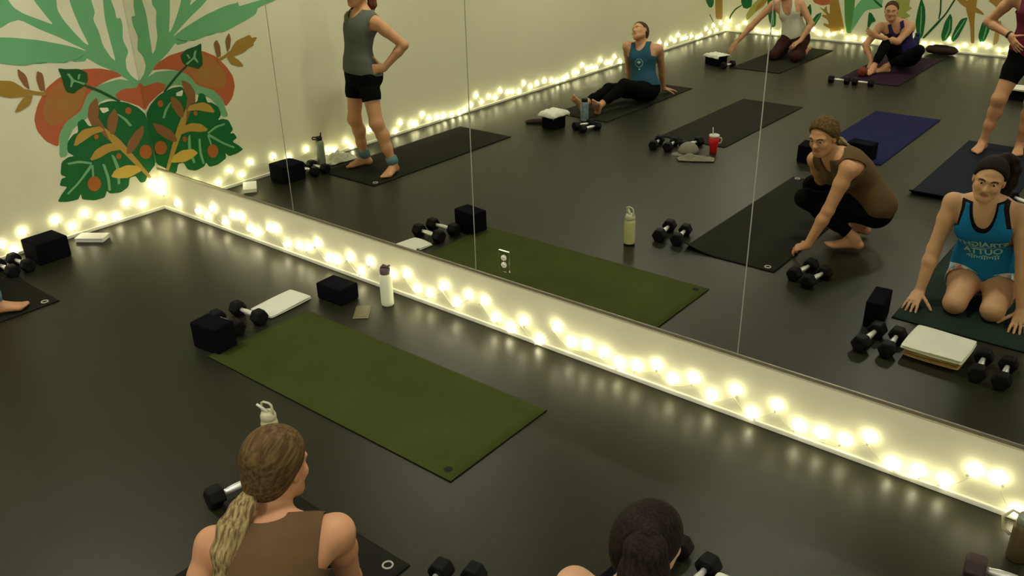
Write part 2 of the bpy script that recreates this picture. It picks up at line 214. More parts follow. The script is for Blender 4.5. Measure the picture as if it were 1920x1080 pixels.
MURAL_BACK=[('dark',[(0.01,0.514),(0.01,0.516),(0.01,0.342),(0.01,0.179),(0.01,0.177),(0.01,0.34)]),('dark',[(0.033,0.13),(0.051,0.245),(0.125,0.351),(0.23,0.414),(0.239,0.402),(0.141,0.333),(0.073,0.234),(0.05,0.132)]),('green',[(0.205,0.529),(0.396,0.541),(0.396,0.406),(0.332,0.359),(0.263,0.367),(0.222,0.432)]),('olive',[(0.395,0.419),(0.494,0.51),(0.514,0.572),(0.712,0.584),(0.631,0.483),(0.585,0.407),(0.485,0.339),(0.337,0.179),(0.314,0.265)]),('gold',[(0.476,0.424),(0.562,0.503),(0.582,0.564),(0.687,0.571),(0.617,0.482),(0.533,0.391),(0.46,0.313)]),('green',[(0.627,0.579),(0.693,0.583),(0.793,0.337),(0.808,0.142),(0.751,0.119),(0.694,0.207),(0.657,0.363)]),('teal',[(0.699,0.463),(0.713,0.464),(0.767,0.274),(0.774,0.152),(0.761,0.151),(0.747,0.272)]),('green',[(1.248,0.429),(1.301,0.503),(1.333,0.399),(1.333,0.257),(1.284,0.145),(1.25,0.31)]),('green',[(1.484,0.392),(1.474,0.327),(1.404,0.191),(1.335,0.143),(1.356,0.27),(1.408,0.357)]),('teal',[(1.463,0.367),(1.47,0.359),(1.389,0.213),(1.368,0.182),(1.364,0.193)]),('orange',[(1.286,0.619),(1.604,0.638),(1.597,0.511),(1.466,0.485),(1.349,0.518)]),('gold',[(1.431,0.465),(1.509,0.435),(1.538,0.495),(1.563,0.404),(1.63,0.362),(1.608,0.43),(1.655,0.445),(1.645,0.34),(1.686,0.308),(1.73,0.346),(1.708,0.239),(1.739,0.194),(1.695,0.155),(1.657,0.164),(1.527,0.213),(1.534,0.249),(1.611,0.231),(1.577,0.299),(1.485,0.339),(1.506,0.364),(1.569,0.357)]),('gold',[(1.566,0.635),(1.68,0.642),(1.776,0.374),(1.861,0.13),(1.747,0.163),(1.639,0.097)]),('green2',[(1.773,0.648),(1.927,0.657),(1.952,0.387),(1.953,0.138),(1.882,0.132),(1.828,0.309)]),('mint',[(1.933,0.468),(2.058,0.665),(2.316,0.681),(2.316,0.508),(2.155,0.483),(2.09,0.452),(1.927,0.122),(1.94,0.276)]),('dark',[(2.158,0.644),(2.218,0.608),(2.325,0.535),(2.316,0.508),(2.209,0.581)]),('green',[(2.159,0.183),(2.147,0.442),(2.19,0.432),(2.268,0.329),(2.21,0.304),(2.182,0.213)]),('olive',[(2.475,0.69),(2.684,0.703),(2.669,0.558),(2.725,0.536),(2.643,0.478),(2.717,0.43),(2.632,0.384),(2.697,0.389),(2.665,0.266),(2.63,0.237),(2.524,0.389)]),('green',[(2.811,0.685),(2.886,0.547),(2.916,0.393),(2.921,0.195),(2.892,0.136),(2.832,0.214),(2.792,0.343),(2.794,0.515)]),('teal',[(2.828,0.569),(2.837,0.57),(2.868,0.389),(2.884,0.205),(2.871,0.217),(2.852,0.388)]),('dark',[(2.908,0.153),(3.053,0.364),(3.145,0.488),(3.231,0.698),(3.256,0.7),(3.17,0.49),(3.081,0.347),(2.942,0.15)]),('dark',[(3.048,0.712),(3.069,0.714),(3.097,0.51),(3.089,0.412),(3.075,0.418),(3.073,0.534)]),('green',[(3.211,0.505),(3.249,0.444),(3.271,0.277),(3.23,0.156),(3.176,0.135),(3.147,0.214),(3.163,0.386)]),('teal',[(3.218,0.429),(3.226,0.429),(3.244,0.288),(3.213,0.181),(3.202,0.186),(3.229,0.3)]),('green',[(3.436,0.471),(3.416,0.367),(3.361,0.194),(3.309,0.137),(3.277,0.173),(3.303,0.306),(3.353,0.439)]),('teal',[(3.403,0.436),(3.414,0.433),(3.347,0.271),(3.312,0.189),(3.303,0.199),(3.333,0.282)]),('gold',[(3.396,0.734),(3.504,0.74),(3.519,0.439),(3.578,0.148),(3.532,0.144),(3.483,0.372),(3.378,0.606)]),('gold',[(3.229,0.711),(3.314,0.716),(3.587,0.558),(3.632,0.511),(3.506,0.539),(3.333,0.616)]),('green',[(3.67,0.514),(3.709,0.466),(3.727,0.328),(3.695,0.185),(3.646,0.155),(3.603,0.241),(3.616,0.408)]),('teal',[(3.674,0.451),(3.682,0.451),(3.692,0.325),(3.678,0.209),(3.668,0.215),(3.674,0.324)]),('tan',[(3.82,0.462),(3.848,0.439),(3.854,0.174),(3.8,0.143),(3.791,0.308)]),('gold',[(3.631,0.698),(3.785,0.757),(3.956,0.768),(3.924,0.643),(3.824,0.562),(3.739,0.631)])]

# ---------------------------------------------------------------- the room
LX, DY, HZ = 9.6, 9.74, 3.0
def struct(o): o['kind'] = 'structure'; return o
struct(box('floor', (-.1, -DY-.1, -.1), (LX+.1, .1, 0), M['floor']))
struct(box('ceiling', (-.1, -DY-.1, HZ), (LX+.1, .1, HZ+.1), M['ceil']))
struct(box('wall_left', (-.1, -DY-.1, 0), (0, .1, HZ), M['wall']))
struct(box('wall_front', (-.1, 0, 0), (LX+.1, .1, HZ), M['wall']))
struct(box('wall_back', (-.1, -DY-.1, 0), (LX+.1, -DY, HZ), M['wall']))
struct(box('wall_right', (LX, -DY-.1, 0), (LX+.1, .1, HZ), M['wall']))
bh, bt = .026, .014
struct(box('baseboard_front', (.0, -bt, 0), (LX, 0, bh), M['base'], bevel=.004))
struct(box('baseboard_left', (0, -DY, 0), (bt, -bt, bh), M['base'], bevel=.004))
struct(box('baseboard_back', (bt, -DY, 0), (LX-bt, -DY+bt, bh), M['base'], bevel=.004))
struct(box('baseboard_right', (LX-bt, -DY, 0), (LX, -bt, bh), M['base'], bevel=.004))

# mirror panels: real reflecting glass on the front wall
MZ = .334
seams = [.004, 1.667, 3.275, 4.859, 6.45, 8.05, LX-.05]
names = ['mirror panel in the left corner beside the leafy mural', 'mirror panel second from the left corner, standing woman reflected in it',
         'mirror panel with the power outlet cut into its lower edge', 'mirror panel right of the outlet panel, crouching woman reflected in it',
         'mirror panel at far right, past the crouching woman']
for i in range(6):
    a, b = seams[i]+.0015, seams[i+1]-.0015
    o = box('mirror_panel', (a, -.006, MZ), (b, -.0005, 2.75), M['mirror'])
    tag(o, names[i] if i < 5 else 'mirror panel nearest the right wall, outside the picture', 'mirror', 'mirror panels along the front wall')
for k, sx in enumerate(seams[1:-1]):
    o = box('trim_%d' % (k+2), (sx-.0022, -.0075, MZ), (sx+.0022, -.0004, 2.75), M['seam']); struct(o)
struct(box('trim_1', (0.0, -.010, MZ-.014), (LX, 0, MZ+.004), M['rail'], bevel=.002))
# outlet in the mirror
ot = empty('power_outlet', (3.485, -.0065, .445), label='double power outlet with mirrored cover plate set in the lower mirror edge', cat='outlet')
box('cover_plate', (-.036, -.005, -.062), (.036, .0, .062), M['plate'], ot, bevel=.002)
for dz in (.021, -.021):
    bm = lathe_bm([(.0, 0), (.015, 0), (.0165, .002), (.0165, .004), (.0, .004)][1:4], 24, mx=Matrix.Translation((0, -.0052, dz)) @ Matrix.Rotation(PI/2, 4, 'X'))
    so = from_bm('socket', bm, M['white'], ot)
    sl = box_bm(.0022, .0008, .008, c=(-.005, -.0096, dz)); box_bm(.0022, .0008, .008, c=(.005, -.0096, dz), bm=sl)
    from_bm('slot', sl, M['lidblack'], so, smooth=False)

# fill lamps added on the unseen ceiling to brighten the room
fill_lamp_at = ['in the front left corner of the ceiling', 'front row above the green mat', 'front row towards the right wall', 'middle row by the left wall', 'in the middle of the ceiling', 'middle row by the right wall', 'back row by the left wall', 'in the middle of the back row', 'back row by the right wall']
for i, (x, y) in enumerate([(x, y) for y in (-1.7, -4.9, -8.1) for x in (1.3, 4.4, 7.6)]):
    l = empty('fill_lamp', (x, y, HZ), label='added fill lamp on the unseen ceiling, '+fill_lamp_at[i], cat='lamp', group='added fill lamps')
    from_bm('housing', lathe_bm([(.20, 0), (.215, -.01), (.215, -.045), (.20, -.05)], 40), M['white'], l)
    from_bm('diffuser', lathe_bm([(.195, -.0505), (.18, -.065), (.1, -.074), (.01, -.076)], 40), M['fill_lamp_glow'], l)

# ---------------------------------------------------------------- murals (flat paint on the walls)
MC = {'mint': (.15, .42, .19), 'cream': (.74, .72, .53), 'orange': (.46, .115, .045), 'gold': (.34, .20, .035), 'teal': (.17, .40, .19),
      'green': (.010, .13, .030), 'dark': (.014, .095, .022), 'brown': (.25, .115, .040), 'gold2': (.46, .28, .055), 'yellow': (.62, .42, .07),
      'rust': (.38, .12, .022), 'olive': (.34, .36, .085), 'green2': (.085, .26, .06), 'tan': (.42, .28, .10)}
MM = {k: mat('mural_'+k, v, .6, noise=.05, scale=5) for k, v in MC.items()}
from mathutils.geometry import tessellate_polygon
MM['disc'] = mat('mural_disc', (.42, .13, .04), .6, noise=.1, scale=7, col2=(.34, .22, .05))
def mural(name, polys, to3d, **k):
    me = bpy.data.meshes.new(name); keys = []; bm = bmesh.new()
    for i, (c, pts) in enumerate(polys):
        if c not in keys: keys.append(c)
        # round the traced outline slightly
        P = [Vector(p) for p in pts]
        Q = []
        n = len(P)
        for j in range(n):
            a, b, c3 = P[j-1], P[j], P[(j+1) % n]
            w = .16 if min((b-a).length, (c3-b).length) > .03 else .08
            Q += [b+(a-b)*w, b*(1-w*.9)+((a+c3)/2)*(w*.9), b+(c3-b)*w] if (b-a).length > .012 else [b]
        D = []
        for q in Q:
            if not D or (q-D[-1]).length > .0015: D.append(q)
        if (D[0]-D[-1]).length < .0015: D.pop()
        vs = [bm.verts.new(to3d(q.x, q.y, .0008+.00012*i)) for q in D]
        for tri in tessellate_polygon([[Vector((q.x, q.y, 0)) for q in D]]):
            if len(set(tri)) == 3:
                fc = bm.faces.new([vs[t] for t in tri]); fc.material_index = keys.index(c)
                fc.normal_update()
                if fc.normal.dot(Vector(to3d(0, 0, 1))-Vector(to3d(0, 0, 0))) < 0: fc.normal_flip()
    bm.to_mesh(me); bm.free()
    for c in keys: me.materials.append(MM[c])
    return tag(link(name, me), **k)
mural('wall_mural', MURAL_LEFT, lambda y, z, e: (e, y, z), label='painted mural of green leaves and orange fruit on the left wall', cat='mural')
mural('wall_mural', MURAL_FAR, lambda y, z, e: (e, y, z), label='painted plants at the far end of the left wall, seen reflected', cat='mural')
mural('wall_mural', MURAL_BACK, lambda x, z, e: (x, -DY+e, z), label='painted jungle leaf mural on the far back wall, seen reflected', cat='mural')

# ---------------------------------------------------------------- fairy lights
def bulb_me():
    bm = bmesh.new()
    lathe_bm([(.0025, .030), (.007, .026), (.0105, .018), (.0120, .008), (.0115, .0), (.0085, -.007), (.004, -.011)], 10, bm)
    me = bpy.data.meshes.new('bulb'); bmesh.ops.recalc_face_normals(bm, faces=bm.faces); bm.to_mesh(me); bm.free()
    for p in me.polygons: p.use_smooth = True
    me.materials.append(M['bulb']); return me
def cap_me():
    bm = lathe_bm([(.0055, -.024), (.006, -.012), (.005, -.009)], 8)
    me = bpy.data.meshes.new('cap'); bm.to_mesh(me); bm.free(); me.materials.append(M['cord']); return me
BME, CME = bulb_me(), cap_me()
def string(pts, label):
    rt = empty('string_lights', pts[0], label=label, cat='string lights')
    o0 = Vector(pts[0]); rel = [Vector(p)-o0 for p in pts]
    # sagging cord from bulb to bulb
    path = []
    for a, b in zip(rel, rel[1:]):
        for k in range(6):
            t = k/6; p = a.lerp(b, t) + Vector((0, 0, -.018-.05*min(1, (b-a).length/.2)*t*(1-t)))
            p.z = max(p.z, .004-o0.z); path.append(p)
    path.append(rel[-1]+Vector((0, 0, -.018)))
    from_bm('cord', tube_bm(path, .0016, 5), M['cord'], rt)
    for p in rel:
        b = link('bulb', BME, None, rt); b.location = p
        a = random.uniform(-.7, .7); b.rotation_euler = (a, random.uniform(-.7, .7), random.uniform(0, 6))
        c = link('cap', CME, None, b)
    return rt
string([(x, -.022, z) for x, z in BULBS_MIRROR] + [(6.22+.135*k, -.022, .05+.08*((k*7) % 3 == 1)) for k in range(22)], 'warm white string lights along the floor under the mirrors')
string([(.022, y, z) for y, z in BULBS_LEFT], 'warm white string lights along the foot of the left mural wall')
string([(x, -DY+.022, z) for x, z in BULBS_BACK] + [(4.2+.13*k, -DY+.022, .05+.07*(k % 2)) for k in range(14)], 'warm white string lights along the far back wall')

# ---------------------------------------------------------------- mats
def mat_obj(x0, x1, y0, y1, m, label, lift=None, rings=(), z=.006, edge=None):
    rt = empty('yoga_mat', ((x0+x1)/2, (y0+y1)/2, 0), label=label, cat='yoga mat', group='yoga mats')
    bm = bmesh.new(); nx, ny = 26, 60; g = []
    cx, cy = (x0+x1)/2, (y0+y1)/2
    for i in range(nx+1):
        row = []
        for j in range(ny+1):
            X = x0+(x1-x0)*i/nx; Y = y0+(y1-y0)*j/ny; Z = z
            # rounded corners
            dx = min(X-x0, x1-X); dy = min(Y-y0, y1-Y)
            if lift: X, Y, dz = lift(X, Y); Z += dz
            row.append(bm.verts.new((X-cx, Y-cy, Z)))
        g.append(row)
    for i in range(nx):
        for j in range(ny): bm.faces.new((g[i][j], g[i+1][j], g[i+1][j+1], g[i][j+1]))
    o = from_bm('mat_sheet', bm, m, rt)
    o.data.materials.append(edge or M['matedge'])
    s = o.modifiers.new('solid', 'SOLIDIFY'); s.thickness = .0055; s.offset = -1; s.material_offset_rim = 1; s.use_rim = True
    for (rx, ry) in rings:
        tp = [(rx-cx+.019*math.cos(a*PI/10), ry-cy+.019*math.sin(a*PI/10), z+.0008) for a in range(20)]
        from_bm('emblem', tube_bm(tp, .004, 6, close=True), M['ring'], rt)
    return rt
mat_obj(2.345, 4.135, -1.185, -.498, M['matgreen'], 'empty olive green yoga mat below the mirror wall', rings=())
bm = lathe_bm([(.012, 0), (.020, 0), (.020, .0008), (.012, .0008)], 24); o = from_bm('emblem', bm, M['matdark'], [q for q in COL.objects if q.name == 'yoga_mat'][0]); o.location = (4.07-3.24, -1.13+.8415, .0062)
def curl(X, Y):
    d = max(0., (Y+1.80))*max(0., 3.98-X)/.33
    t = min(1., d/.15) if (Y > -1.80 and X < 3.98) else 0.
    return X, Y-.03*t*t, .055*t*t
mat_obj(3.69, 4.35, -3.53, -1.648, M['matblack'], 'black yoga mat held by the crouching woman in the brown top', lift=curl, rings=((4.285, -1.70), (3.74, -3.50)))
mat_obj(.32, .985, -3.15, -1.335, M['matblack'], 'dark yoga mat under the standing woman in the grey top', rings=((.93, -1.40),))
mat_obj(2.17, 2.85, -5.80, -3.98, M['matdark'], 'empty charcoal yoga mat behind the red tumbler')
mat_obj(3.53, 4.17, -6.06, -4.25, M['matblue'], 'empty royal blue yoga mat behind two black blocks')
def roll(X, Y):
    t = max(0., (Y+3.76))/.14
    return X, Y-.02*t*t, .035*t*t
mat_obj(4.58, 5.26, -5.45, -3.62, M['matslate'], 'slate blue yoga mat under the woman in the magenta top', lift=roll)
mat_obj(5.14, 5.82, -3.25, -1.46, M['matpine'], 'dark pine green yoga mat under the kneeling woman in bright blue')
mat_obj(.80, 1.46, -5.95, -4.12, M['matdark'], 'grey yoga mat under the woman leaning back on her hands')
mat_obj(1.30, 1.96, -9.05, -7.25, M['matdark'], 'dark yoga mat under the kneeling woman in the white top')
mat_obj(2.66, 3.36, -9.15, -7.32, M['matplum'], 'plum yoga mat under the seated woman in deep purple')

# ---------------------------------------------------------------- dumbbells
def hexhead(x0, x1, rad):
    bm = bmesh.new(); rings = []
    for x, k in ((x0, .80), (x0+.008, 1), (x1-.008, 1), (x1, .80)):
        rings.append([bm.verts.new((x, k*rad*math.cos(PI/3*i), k*rad*math.sin(PI/3*i))) for i in range(6)])
    for a, b in zip(rings, rings[1:]):
        for i in range(6): bm.faces.new((a[i], a[(i+1) % 6], b[(i+1) % 6], b[i]))
    bm.faces.new(rings[0][::-1]); bm.faces.new(rings[-1]); return bm
R0 = .050; HZD = R0*math.cos(PI/6)
def dumbbell_proto(mm):
    d = empty('dumbbell', (0, 0, 0))
    h1 = from_bm('head', hexhead(-.135, -.065, R0), mm, d, bevel=.006, seg=3); h2 = from_bm('head', hexhead(.065, .135, R0), mm, d, bevel=.006, seg=3)
    mx = Matrix.Rotation(PI/2, 4, 'Y')
    h = from_bm('handle', lathe_bm([(.013, -.066), (.0125, -.05), (.0155, -.025), (.0165, 0), (.0155, .025), (.0125, .05), (.013, .066)], 16, mx=mx), M['chrome'], d); h['label'] = 'chrome handle'
    for q in (h1, h2, h): q.location = (0, 0, HZD+.0005)
    return d
DB = dumbbell_proto(M['rubber']); first = [True]
def dumbbell(a, b, label, group, s=1., src=None, z=0):
    d = copy_tree(src or DB)
    d.location = ((a[0]+b[0])/2, (a[1]+b[1])/2, z); d.rotation_euler = (0, 0, math.atan2(b[1]-a[1], b[0]-a[0])); d.scale = (s, s, s)
    return tag(d, label, 'dumbbell', group)
dl = [
 ((2.058, -.775), (2.246, -.770), 'black dumbbell touching the white towel at the head of the green mat', 'dumbbells by the green mat', 1),
 ((2.050, -.918), (2.255, -.926), 'black dumbbell behind the foam block at the left end of the green mat', 'dumbbells by the green mat', 1),
 ((3.458, -1.885), (3.490, -1.690), 'black dumbbell on the bare floor beside the cream loop-handled bottle', 'dumbbells by the crouching woman', 1),
 ((3.585, -1.892), (3.625, -1.690), 'black dumbbell between the cream bottle and the curled corner of the black mat', 'dumbbells by the crouching woman', .95),
 ((4.490, -1.615), (4.525, -1.820), 'left one of two dumbbells at the front right corner of the black mat', 'dumbbells by the crouching woman', .95),
 ((4.600, -1.560), (4.635, -1.760), 'right one of two dumbbells at the front right corner of the black mat', 'dumbbells by the crouching woman', .95),
 ((5.125, -.985), (5.145, -1.185), 'dumbbell standing left of the folded towels, nearest the foam block', 'dumbbells by the kneeling woman in blue', 1),
 ((5.255, -1.00), (5.250, -1.205), 'dumbbell pushed against the left side of the folded towels', 'dumbbells by the kneeling woman in blue', .95),
 ((5.688, -1.020), (5.675, -1.225), 'dumbbell just right of the folded towels, in front of the kneeling woman', 'dumbbells by the kneeling woman in blue', .95),
 ((5.800, -1.010), (5.790, -1.215), 'rightmost dumbbell beside the folded towels, in front of the kneeling woman', 'dumbbells by the kneeling woman in blue', .95),
 ((1.360, -3.715), (1.420, -3.90), 'left one of two dumbbells in front of the blue patterned bottle', 'dumbbells by the woman leaning back', .9),
 ((1.470, -3.670), (1.530, -3.855), 'right one of two dumbbells in front of the blue patterned bottle', 'dumbbells by the woman leaning back', .9),
 ((2.336, -3.564), (2.290, -3.764), 'leftmost of the three dumbbells beside the red tumbler', 'dumbbells by the red tumbler', .95),
 ((2.471, -3.590), (2.435, -3.790), 'middle one of the three dumbbells beside the red tumbler', 'dumbbells by the red tumbler', .95),
 ((2.560, -3.72), (2.62, -3.92), 'dumbbell behind the crumpled grey cloth, nearest the red tumbler', 'dumbbells by the red tumbler', .95),
 ((1.252, -7.15), (1.284, -7.337), 'small dumbbell in front of the towel-topped block of the white-top woman', 'dumbbells at the far end', .9),
 ((2.636, -7.125), (2.851, -7.151), 'left one of two dumbbells lying end to end before the seated woman in purple', 'dumbbells at the far end', .9),
 ((2.905, -7.150), (3.125, -7.165), 'right one of two dumbbells lying end to end before the seated woman in purple', 'dumbbells at the far end', .9),
 ((.160, -1.240), (.358, -1.232), 'dumbbell behind, close to the grey steel bottle by the left wall', 'dumbbells by the left wall', .95),
 ((.172, -1.345), (.370, -1.338), 'dumbbell nearer the standing woman, by the left wall', 'dumbbells by the left wall', .95),
 ((5.25, -3.90), (5.40, -3.78), 'dumbbell on the slate blue mat behind the kneeling woman in blue', 'dumbbells at the far end', .95),
]
for a, b, l, g, s in dl: dumbbell(a, b, l, g, s, z=.0062 if 'on the slate' in l else 0)
PD = dumbbell_proto(M['purpdumb'])
dumbbell((6.02, -.43), (6.22, -.40), 'plum grey dumbbell at the lower right corner of the picture', 'dumbbells by the kneeling woman in blue', 1., PD)
for pr in (DB, PD):
    for ch in list(pr.children): bpy.data.objects.remove(ch)
    bpy.data.objects.remove(pr)

# ---------------------------------------------------------------- foam blocks
def block(x, y, rz, sx, sy, sz, label, z=0):
    bm = box_bm(sx, sy, sz, c=(0, 0, sz/2))
    o = from_bm('yoga_block', bm, M['foam'], bevel=.010, seg=4)
    o.location = (x, y, z+.0005); o.rotation_euler = (0, 0, rz); return tag(o, label, 'yoga block', 'black foam yoga blocks')
block(2.275, -1.085, .12, .205, .135, .155, 'black foam block at the left end of the green mat, hiding a dumbbell')
block(2.362, -.268, .04, .215, .150, .105, 'black foam block lying between the white towel and the white bottle')
block(.232, -1.04, .04, .205, .225, .150, 'large black foam block by the left mural wall, in front of the grey mat')
block(5.075, -1.385, -.10, .095, .235, .155, 'black foam block on edge at the left front corner of the pine green mat')
block(1.120, -3.675, .10, .155, .190, .160, 'black foam block under a draped white towel, beside the blue patterned bottle')
block(1.045, -7.350, .35, .240, .170, .130, 'black foam block under a white towel, by the reaching hand at the far end')
block(3.610, -4.055, -.10, .155, .200, .150, 'left one of two black foam blocks in front of the royal blue mat')
block(3.965, -4.335, .06, .225, .150, .150, 'right one of two black foam blocks in front of the royal blue mat', .0062)
block(6.000, -1.300, .10, .20, .150, .150, 'black foam block at the right end of the row before the woman in blue')
block(4.62, -7.42, .10, .22, .16, .10, 'black foam block under a pale towel, far behind the woman in the magenta top')

# ---------------------------------------------------------------- towels and cloths
def folded(name, x, y, rz, sx, sy, layers, th, m, label, cat='towel', z=0., group=None, wave=.004):
    """a folded towel: stacked soft layers joined in one mesh with a rounded fold on one side"""
    bm = bmesh.new(); n = 14
    for L in range(layers):
        z0 = L*th; g = {}
        sxx, syy = sx*(1-.02*L), sy*(1-.015*L)
        for i in range(n+1):
            for j in range(n+1):
                a, b = i/n*2-1, j/n*2-1
                # superellipse edge rounding
                X = sxx/2*a*(1-.03*b*b*abs(a)); Y = syy/2*b*(1-.03*a*a*abs(b))
                edge = max(abs(a), abs(b)); dz = (th/2)*(1-max(0, (edge-.86)/.14)**2)
                w = wave*math.sin(5*X/sx+1.3*L+x*9)*math.cos(4*Y/sy+y*7)
                g[i, j] = (bm.verts.new((X, Y, z0+th/2+dz+w*(L+1)/layers)), bm.verts.new((X, Y, z0+th/2-dz*.98+w*L/layers)))
        for i in range(n):
            for j in range(n):
                bm.faces.new([g[q][0] for q in ((i, j), (i+1, j), (i+1, j+1), (i, j+1))])
                bm.faces.new([g[q][1] for q in ((i, j), (i, j+1), (i+1, j+1), (i+1, j))])
        rim = [(i, 0) for i in range(n)] + [(n, j) for j in range(n)] + [(i, n) for i in range(n, 0, -1)] + [(0, j) for j in range(n, 0, -1)]
        for p, q in zip(rim, rim[1:]+rim[:1]): bm.faces.new((g[p][0], g[p][1], g[q][1], g[q][0]))
    o = from_bm(name, bm, m, sub=1); o.location = (x, y, z+.001); o.rotation_euler = (0, 0, rz)
    return tag(o, label, cat, group)
folded('towel', 2.155, -.540, .07, .200, .335, 2, .010, M['towel'], 'white towel folded flat at the left end of the green mat', group='white towels')
folded('towel', 5.462, -1.180, .02, .285, .275, 2, .022, M['tan'], 'tan folded towel under the white one, in front of the kneeling woman in blue')
folded('towel', 5.462, -1.175, .03, .315, .295, 2, .015, M['towel'], 'white folded towel on top of the tan towel', z=.047, group='white towels', wave=.003)
folded('towel', 6.32, -.24, .3, .16, .22, 2, .02, M['towel'], 'pale towel at the bottom right corner of the picture', group='white towels')
folded('towel', 4.62, -7.41, .1, .27, .22, 2, .014, M['towel'], 'pale towel on the block far behind the woman in the magenta top', z=.102, group='white towels')
def drape(name, x, y, rz, sx, sy, bx, by, h, m, label, z0=0., amp=.008, seed=1):
    """cloth draped over a block of size bx,by,h: it hangs below the top edge"""
    rnd = random.Random(seed); bm = bmesh.new(); n = 30; g = {}
    ph = [rnd.uniform(0, 6) for _ in range(6)]
    for i in range(n+1):
        for j in range(n+1):
            X = sx*(i/n-.5); Y = sy*(j/n-.5)
            ox = max(0, abs(X)-bx/2-.004); oy = max(0, abs(Y)-by/2-.004)
            cxx = max(-bx/2-.006, min(bx/2+.006, X)); cyy = max(-by/2-.006, min(by/2+.006, Y))
            dr = math.hypot(ox, oy)
            wv = amp*math.sin(14*X/sx+ph[0])*math.sin(11*Y/sy+ph[1])
            fl = min(1, dr/.03)
            out = fl*(.010+.010*math.sin(30*(X*.8+Y)+ph[2])**2)
            zz = h+.004+(abs(wv) if dr < .001 else 0)-max(0, dr-.006)*.96
            g[i, j] = bm.verts.new((cxx+math.copysign(out, X)*(ox > 0), cyy+math.copysign(out, Y)*(oy > 0), zz))
    for i in range(n):
        for j in range(n): bm.faces.new([g[q] for q in ((i, j), (i+1, j), (i+1, j+1), (i, j+1))])
    o = from_bm(name, bm, m); s = o.modifiers.new('solid', 'SOLIDIFY'); s.thickness = .005; s.offset = 1
    o.location = (x, y, z0); o.rotation_euler = (0, 0, rz); return tag(o, label, 'towel', 'white towels')
drape('towel', 1.120, -3.675, .10, .255, .30, .155, .190, .161, M['towel'], 'white towel draped over the block beside the blue patterned bottle', amp=.016, seed=3)
drape('towel', 1.060, -7.34, .35, .27, .26, .240, .170, .131, M['towel'], 'small white towel hanging over the block at the far end', amp=.012, seed=5)
def crumple(name, x, y, rz, sx, sy, h, m, label, cat, seed=1):
    from mathutils import noise as NZ
    bm = bmesh.new(); n = 34; g = {}
    for i in range(n+1):
        for j in range(n+1):
            a, b = i/n*2-1, j/n*2-1
            R = math.hypot(a, b); q = max(abs(a), abs(b))
            s = (q/R) if R > 0 else 1
            X = sx/2*a*(.75+.25*s)*(1+.12*NZ.noise(Vector((b*2, seed, a)))); Y = sy/2*b*(.75+.25*s)*(1+.15*NZ.noise(Vector((a*2, b, seed))))
            nz = abs(NZ.noise(Vector((a*1.6+seed, b*1.6, .3))))*1.3+.35*abs(NZ.noise(Vector((a*4, b*4+seed, .7))))
            Z = .003+h*nz*max(0, 1-q**3)+.002
            g[i, j] = bm.verts.new((X, Y, Z))
    for i in range(n):
        for j in range(n): bm.faces.new([g[q] for q in ((i, j), (i+1, j), (i+1, j+1), (i, j+1))])
    o = from_bm(name, bm, m); s = o.modifiers.new('solid', 'SOLIDIFY'); s.thickness = .004; s.offset = 1
    o.location = (x, y, .002); o.rotation_euler = (0, 0, rz); return tag(o, label, cat)
crumple('towel', .150, -1.66, .1, .24, .32, .10, M['towel'], 'white crumpled towel on the floor between the left wall lights and the grey bottle', 'towel', 4)
crumple('cloth', 2.81, -3.50, -.5, .32, .13, .05, M['capgrey'], 'grey crumpled cloth on the floor beside the red tumbler', 'cloth', 2)
# grey cap on the cloth: crown and visor
cp = empty('baseball_cap', (2.66, -3.635, .014), 2.4, label='grey baseball cap on the crumpled cloth beside the three dumbbells', cat='cap')
bm = bmesh.new(); bmesh.ops.create_uvsphere(bm, u_segments=28, v_segments=14, radius=1, matrix=Matrix.Diagonal((.095, .082, .095, 1)))
bmesh.ops.delete(bm, geom=[v for v in bm.verts if v.co.z < -.002], context='VERTS')
o = from_bm('crown', bm, M['capgrey'], cp); s = o.modifiers.new('s', 'SOLIDIFY'); s.thickness = .003
bm = bmesh.new(); top = []
for i in range(17):
    t = -1.05+2.1*i/16; rr = .075*math.cos(t*1.0)**.5
    top.append((bm.verts.new((.085*math.cos(t), .074*math.sin(t), .004)), bm.verts.new((.085*math.cos(t)+rr, .074*math.sin(t)*1.05, -.010-.012*abs(math.sin(t))))))
for a, b in zip(top, top[1:]): bm.faces.new((a[0], b[0], b[1], a[1]))
o = from_bm('visor', bm, M['capgrey'], cp); s = o.modifiers.new('s', 'SOLIDIFY'); s.thickness = .003

# ---------------------------------------------------------------- bottles and small things
def rt(name, x, y, label, cat, rz=0., z=0.0005): return empty(name, (x, y, z), rz, label=label, cat=cat)
b = rt('water_bottle', 2.676, -.150, 'white water bottle with a mauve flip lid standing under the mirrors', 'bottle', .4)
from_bm('body', lathe_bm([(.034, 0), (.0375, .004), (.0385, .02), (.0385, .165), (.036, .185), (.029, .203), (.0285, .212)], 40), M['botwhite'], b)
lid = from_bm('lid', lathe_bm([(.0295, .206), (.031, .210), (.031, .236), (.028, .243), (.01, .245)], 32), M['mauve'], b)
from_bm('spout', tube_bm([(-.022, 0, .240), (-.006, 0, .256), (.016, 0, .252), (.036, 0, .262)], [.010, .011, .008, .005], 10), M['mauve'], lid)
b = rt('water_bottle', .200, -1.440, 'grey steel water bottle with a black straw lid by the left wall', 'bottle', 2.4)
from_bm('body', lathe_bm([(.034, 0), (.0365, .004), (.037, .02), (.037, .215), (.034, .232), (.026, .245)], 40), M['steel'], b)
lid = from_bm('lid', lathe_bm([(.026, .245), (.028, .248), (.028, .272), (.024, .277)], 32), M['lidblack'], b)
from_bm('handle', tube_bm([(.024, 0, .252), (.055, 0, .252), (.060, 0, .262), (.055, 0, .272), (.024, 0, .272)], .006, 8), M['lidblack'], lid)
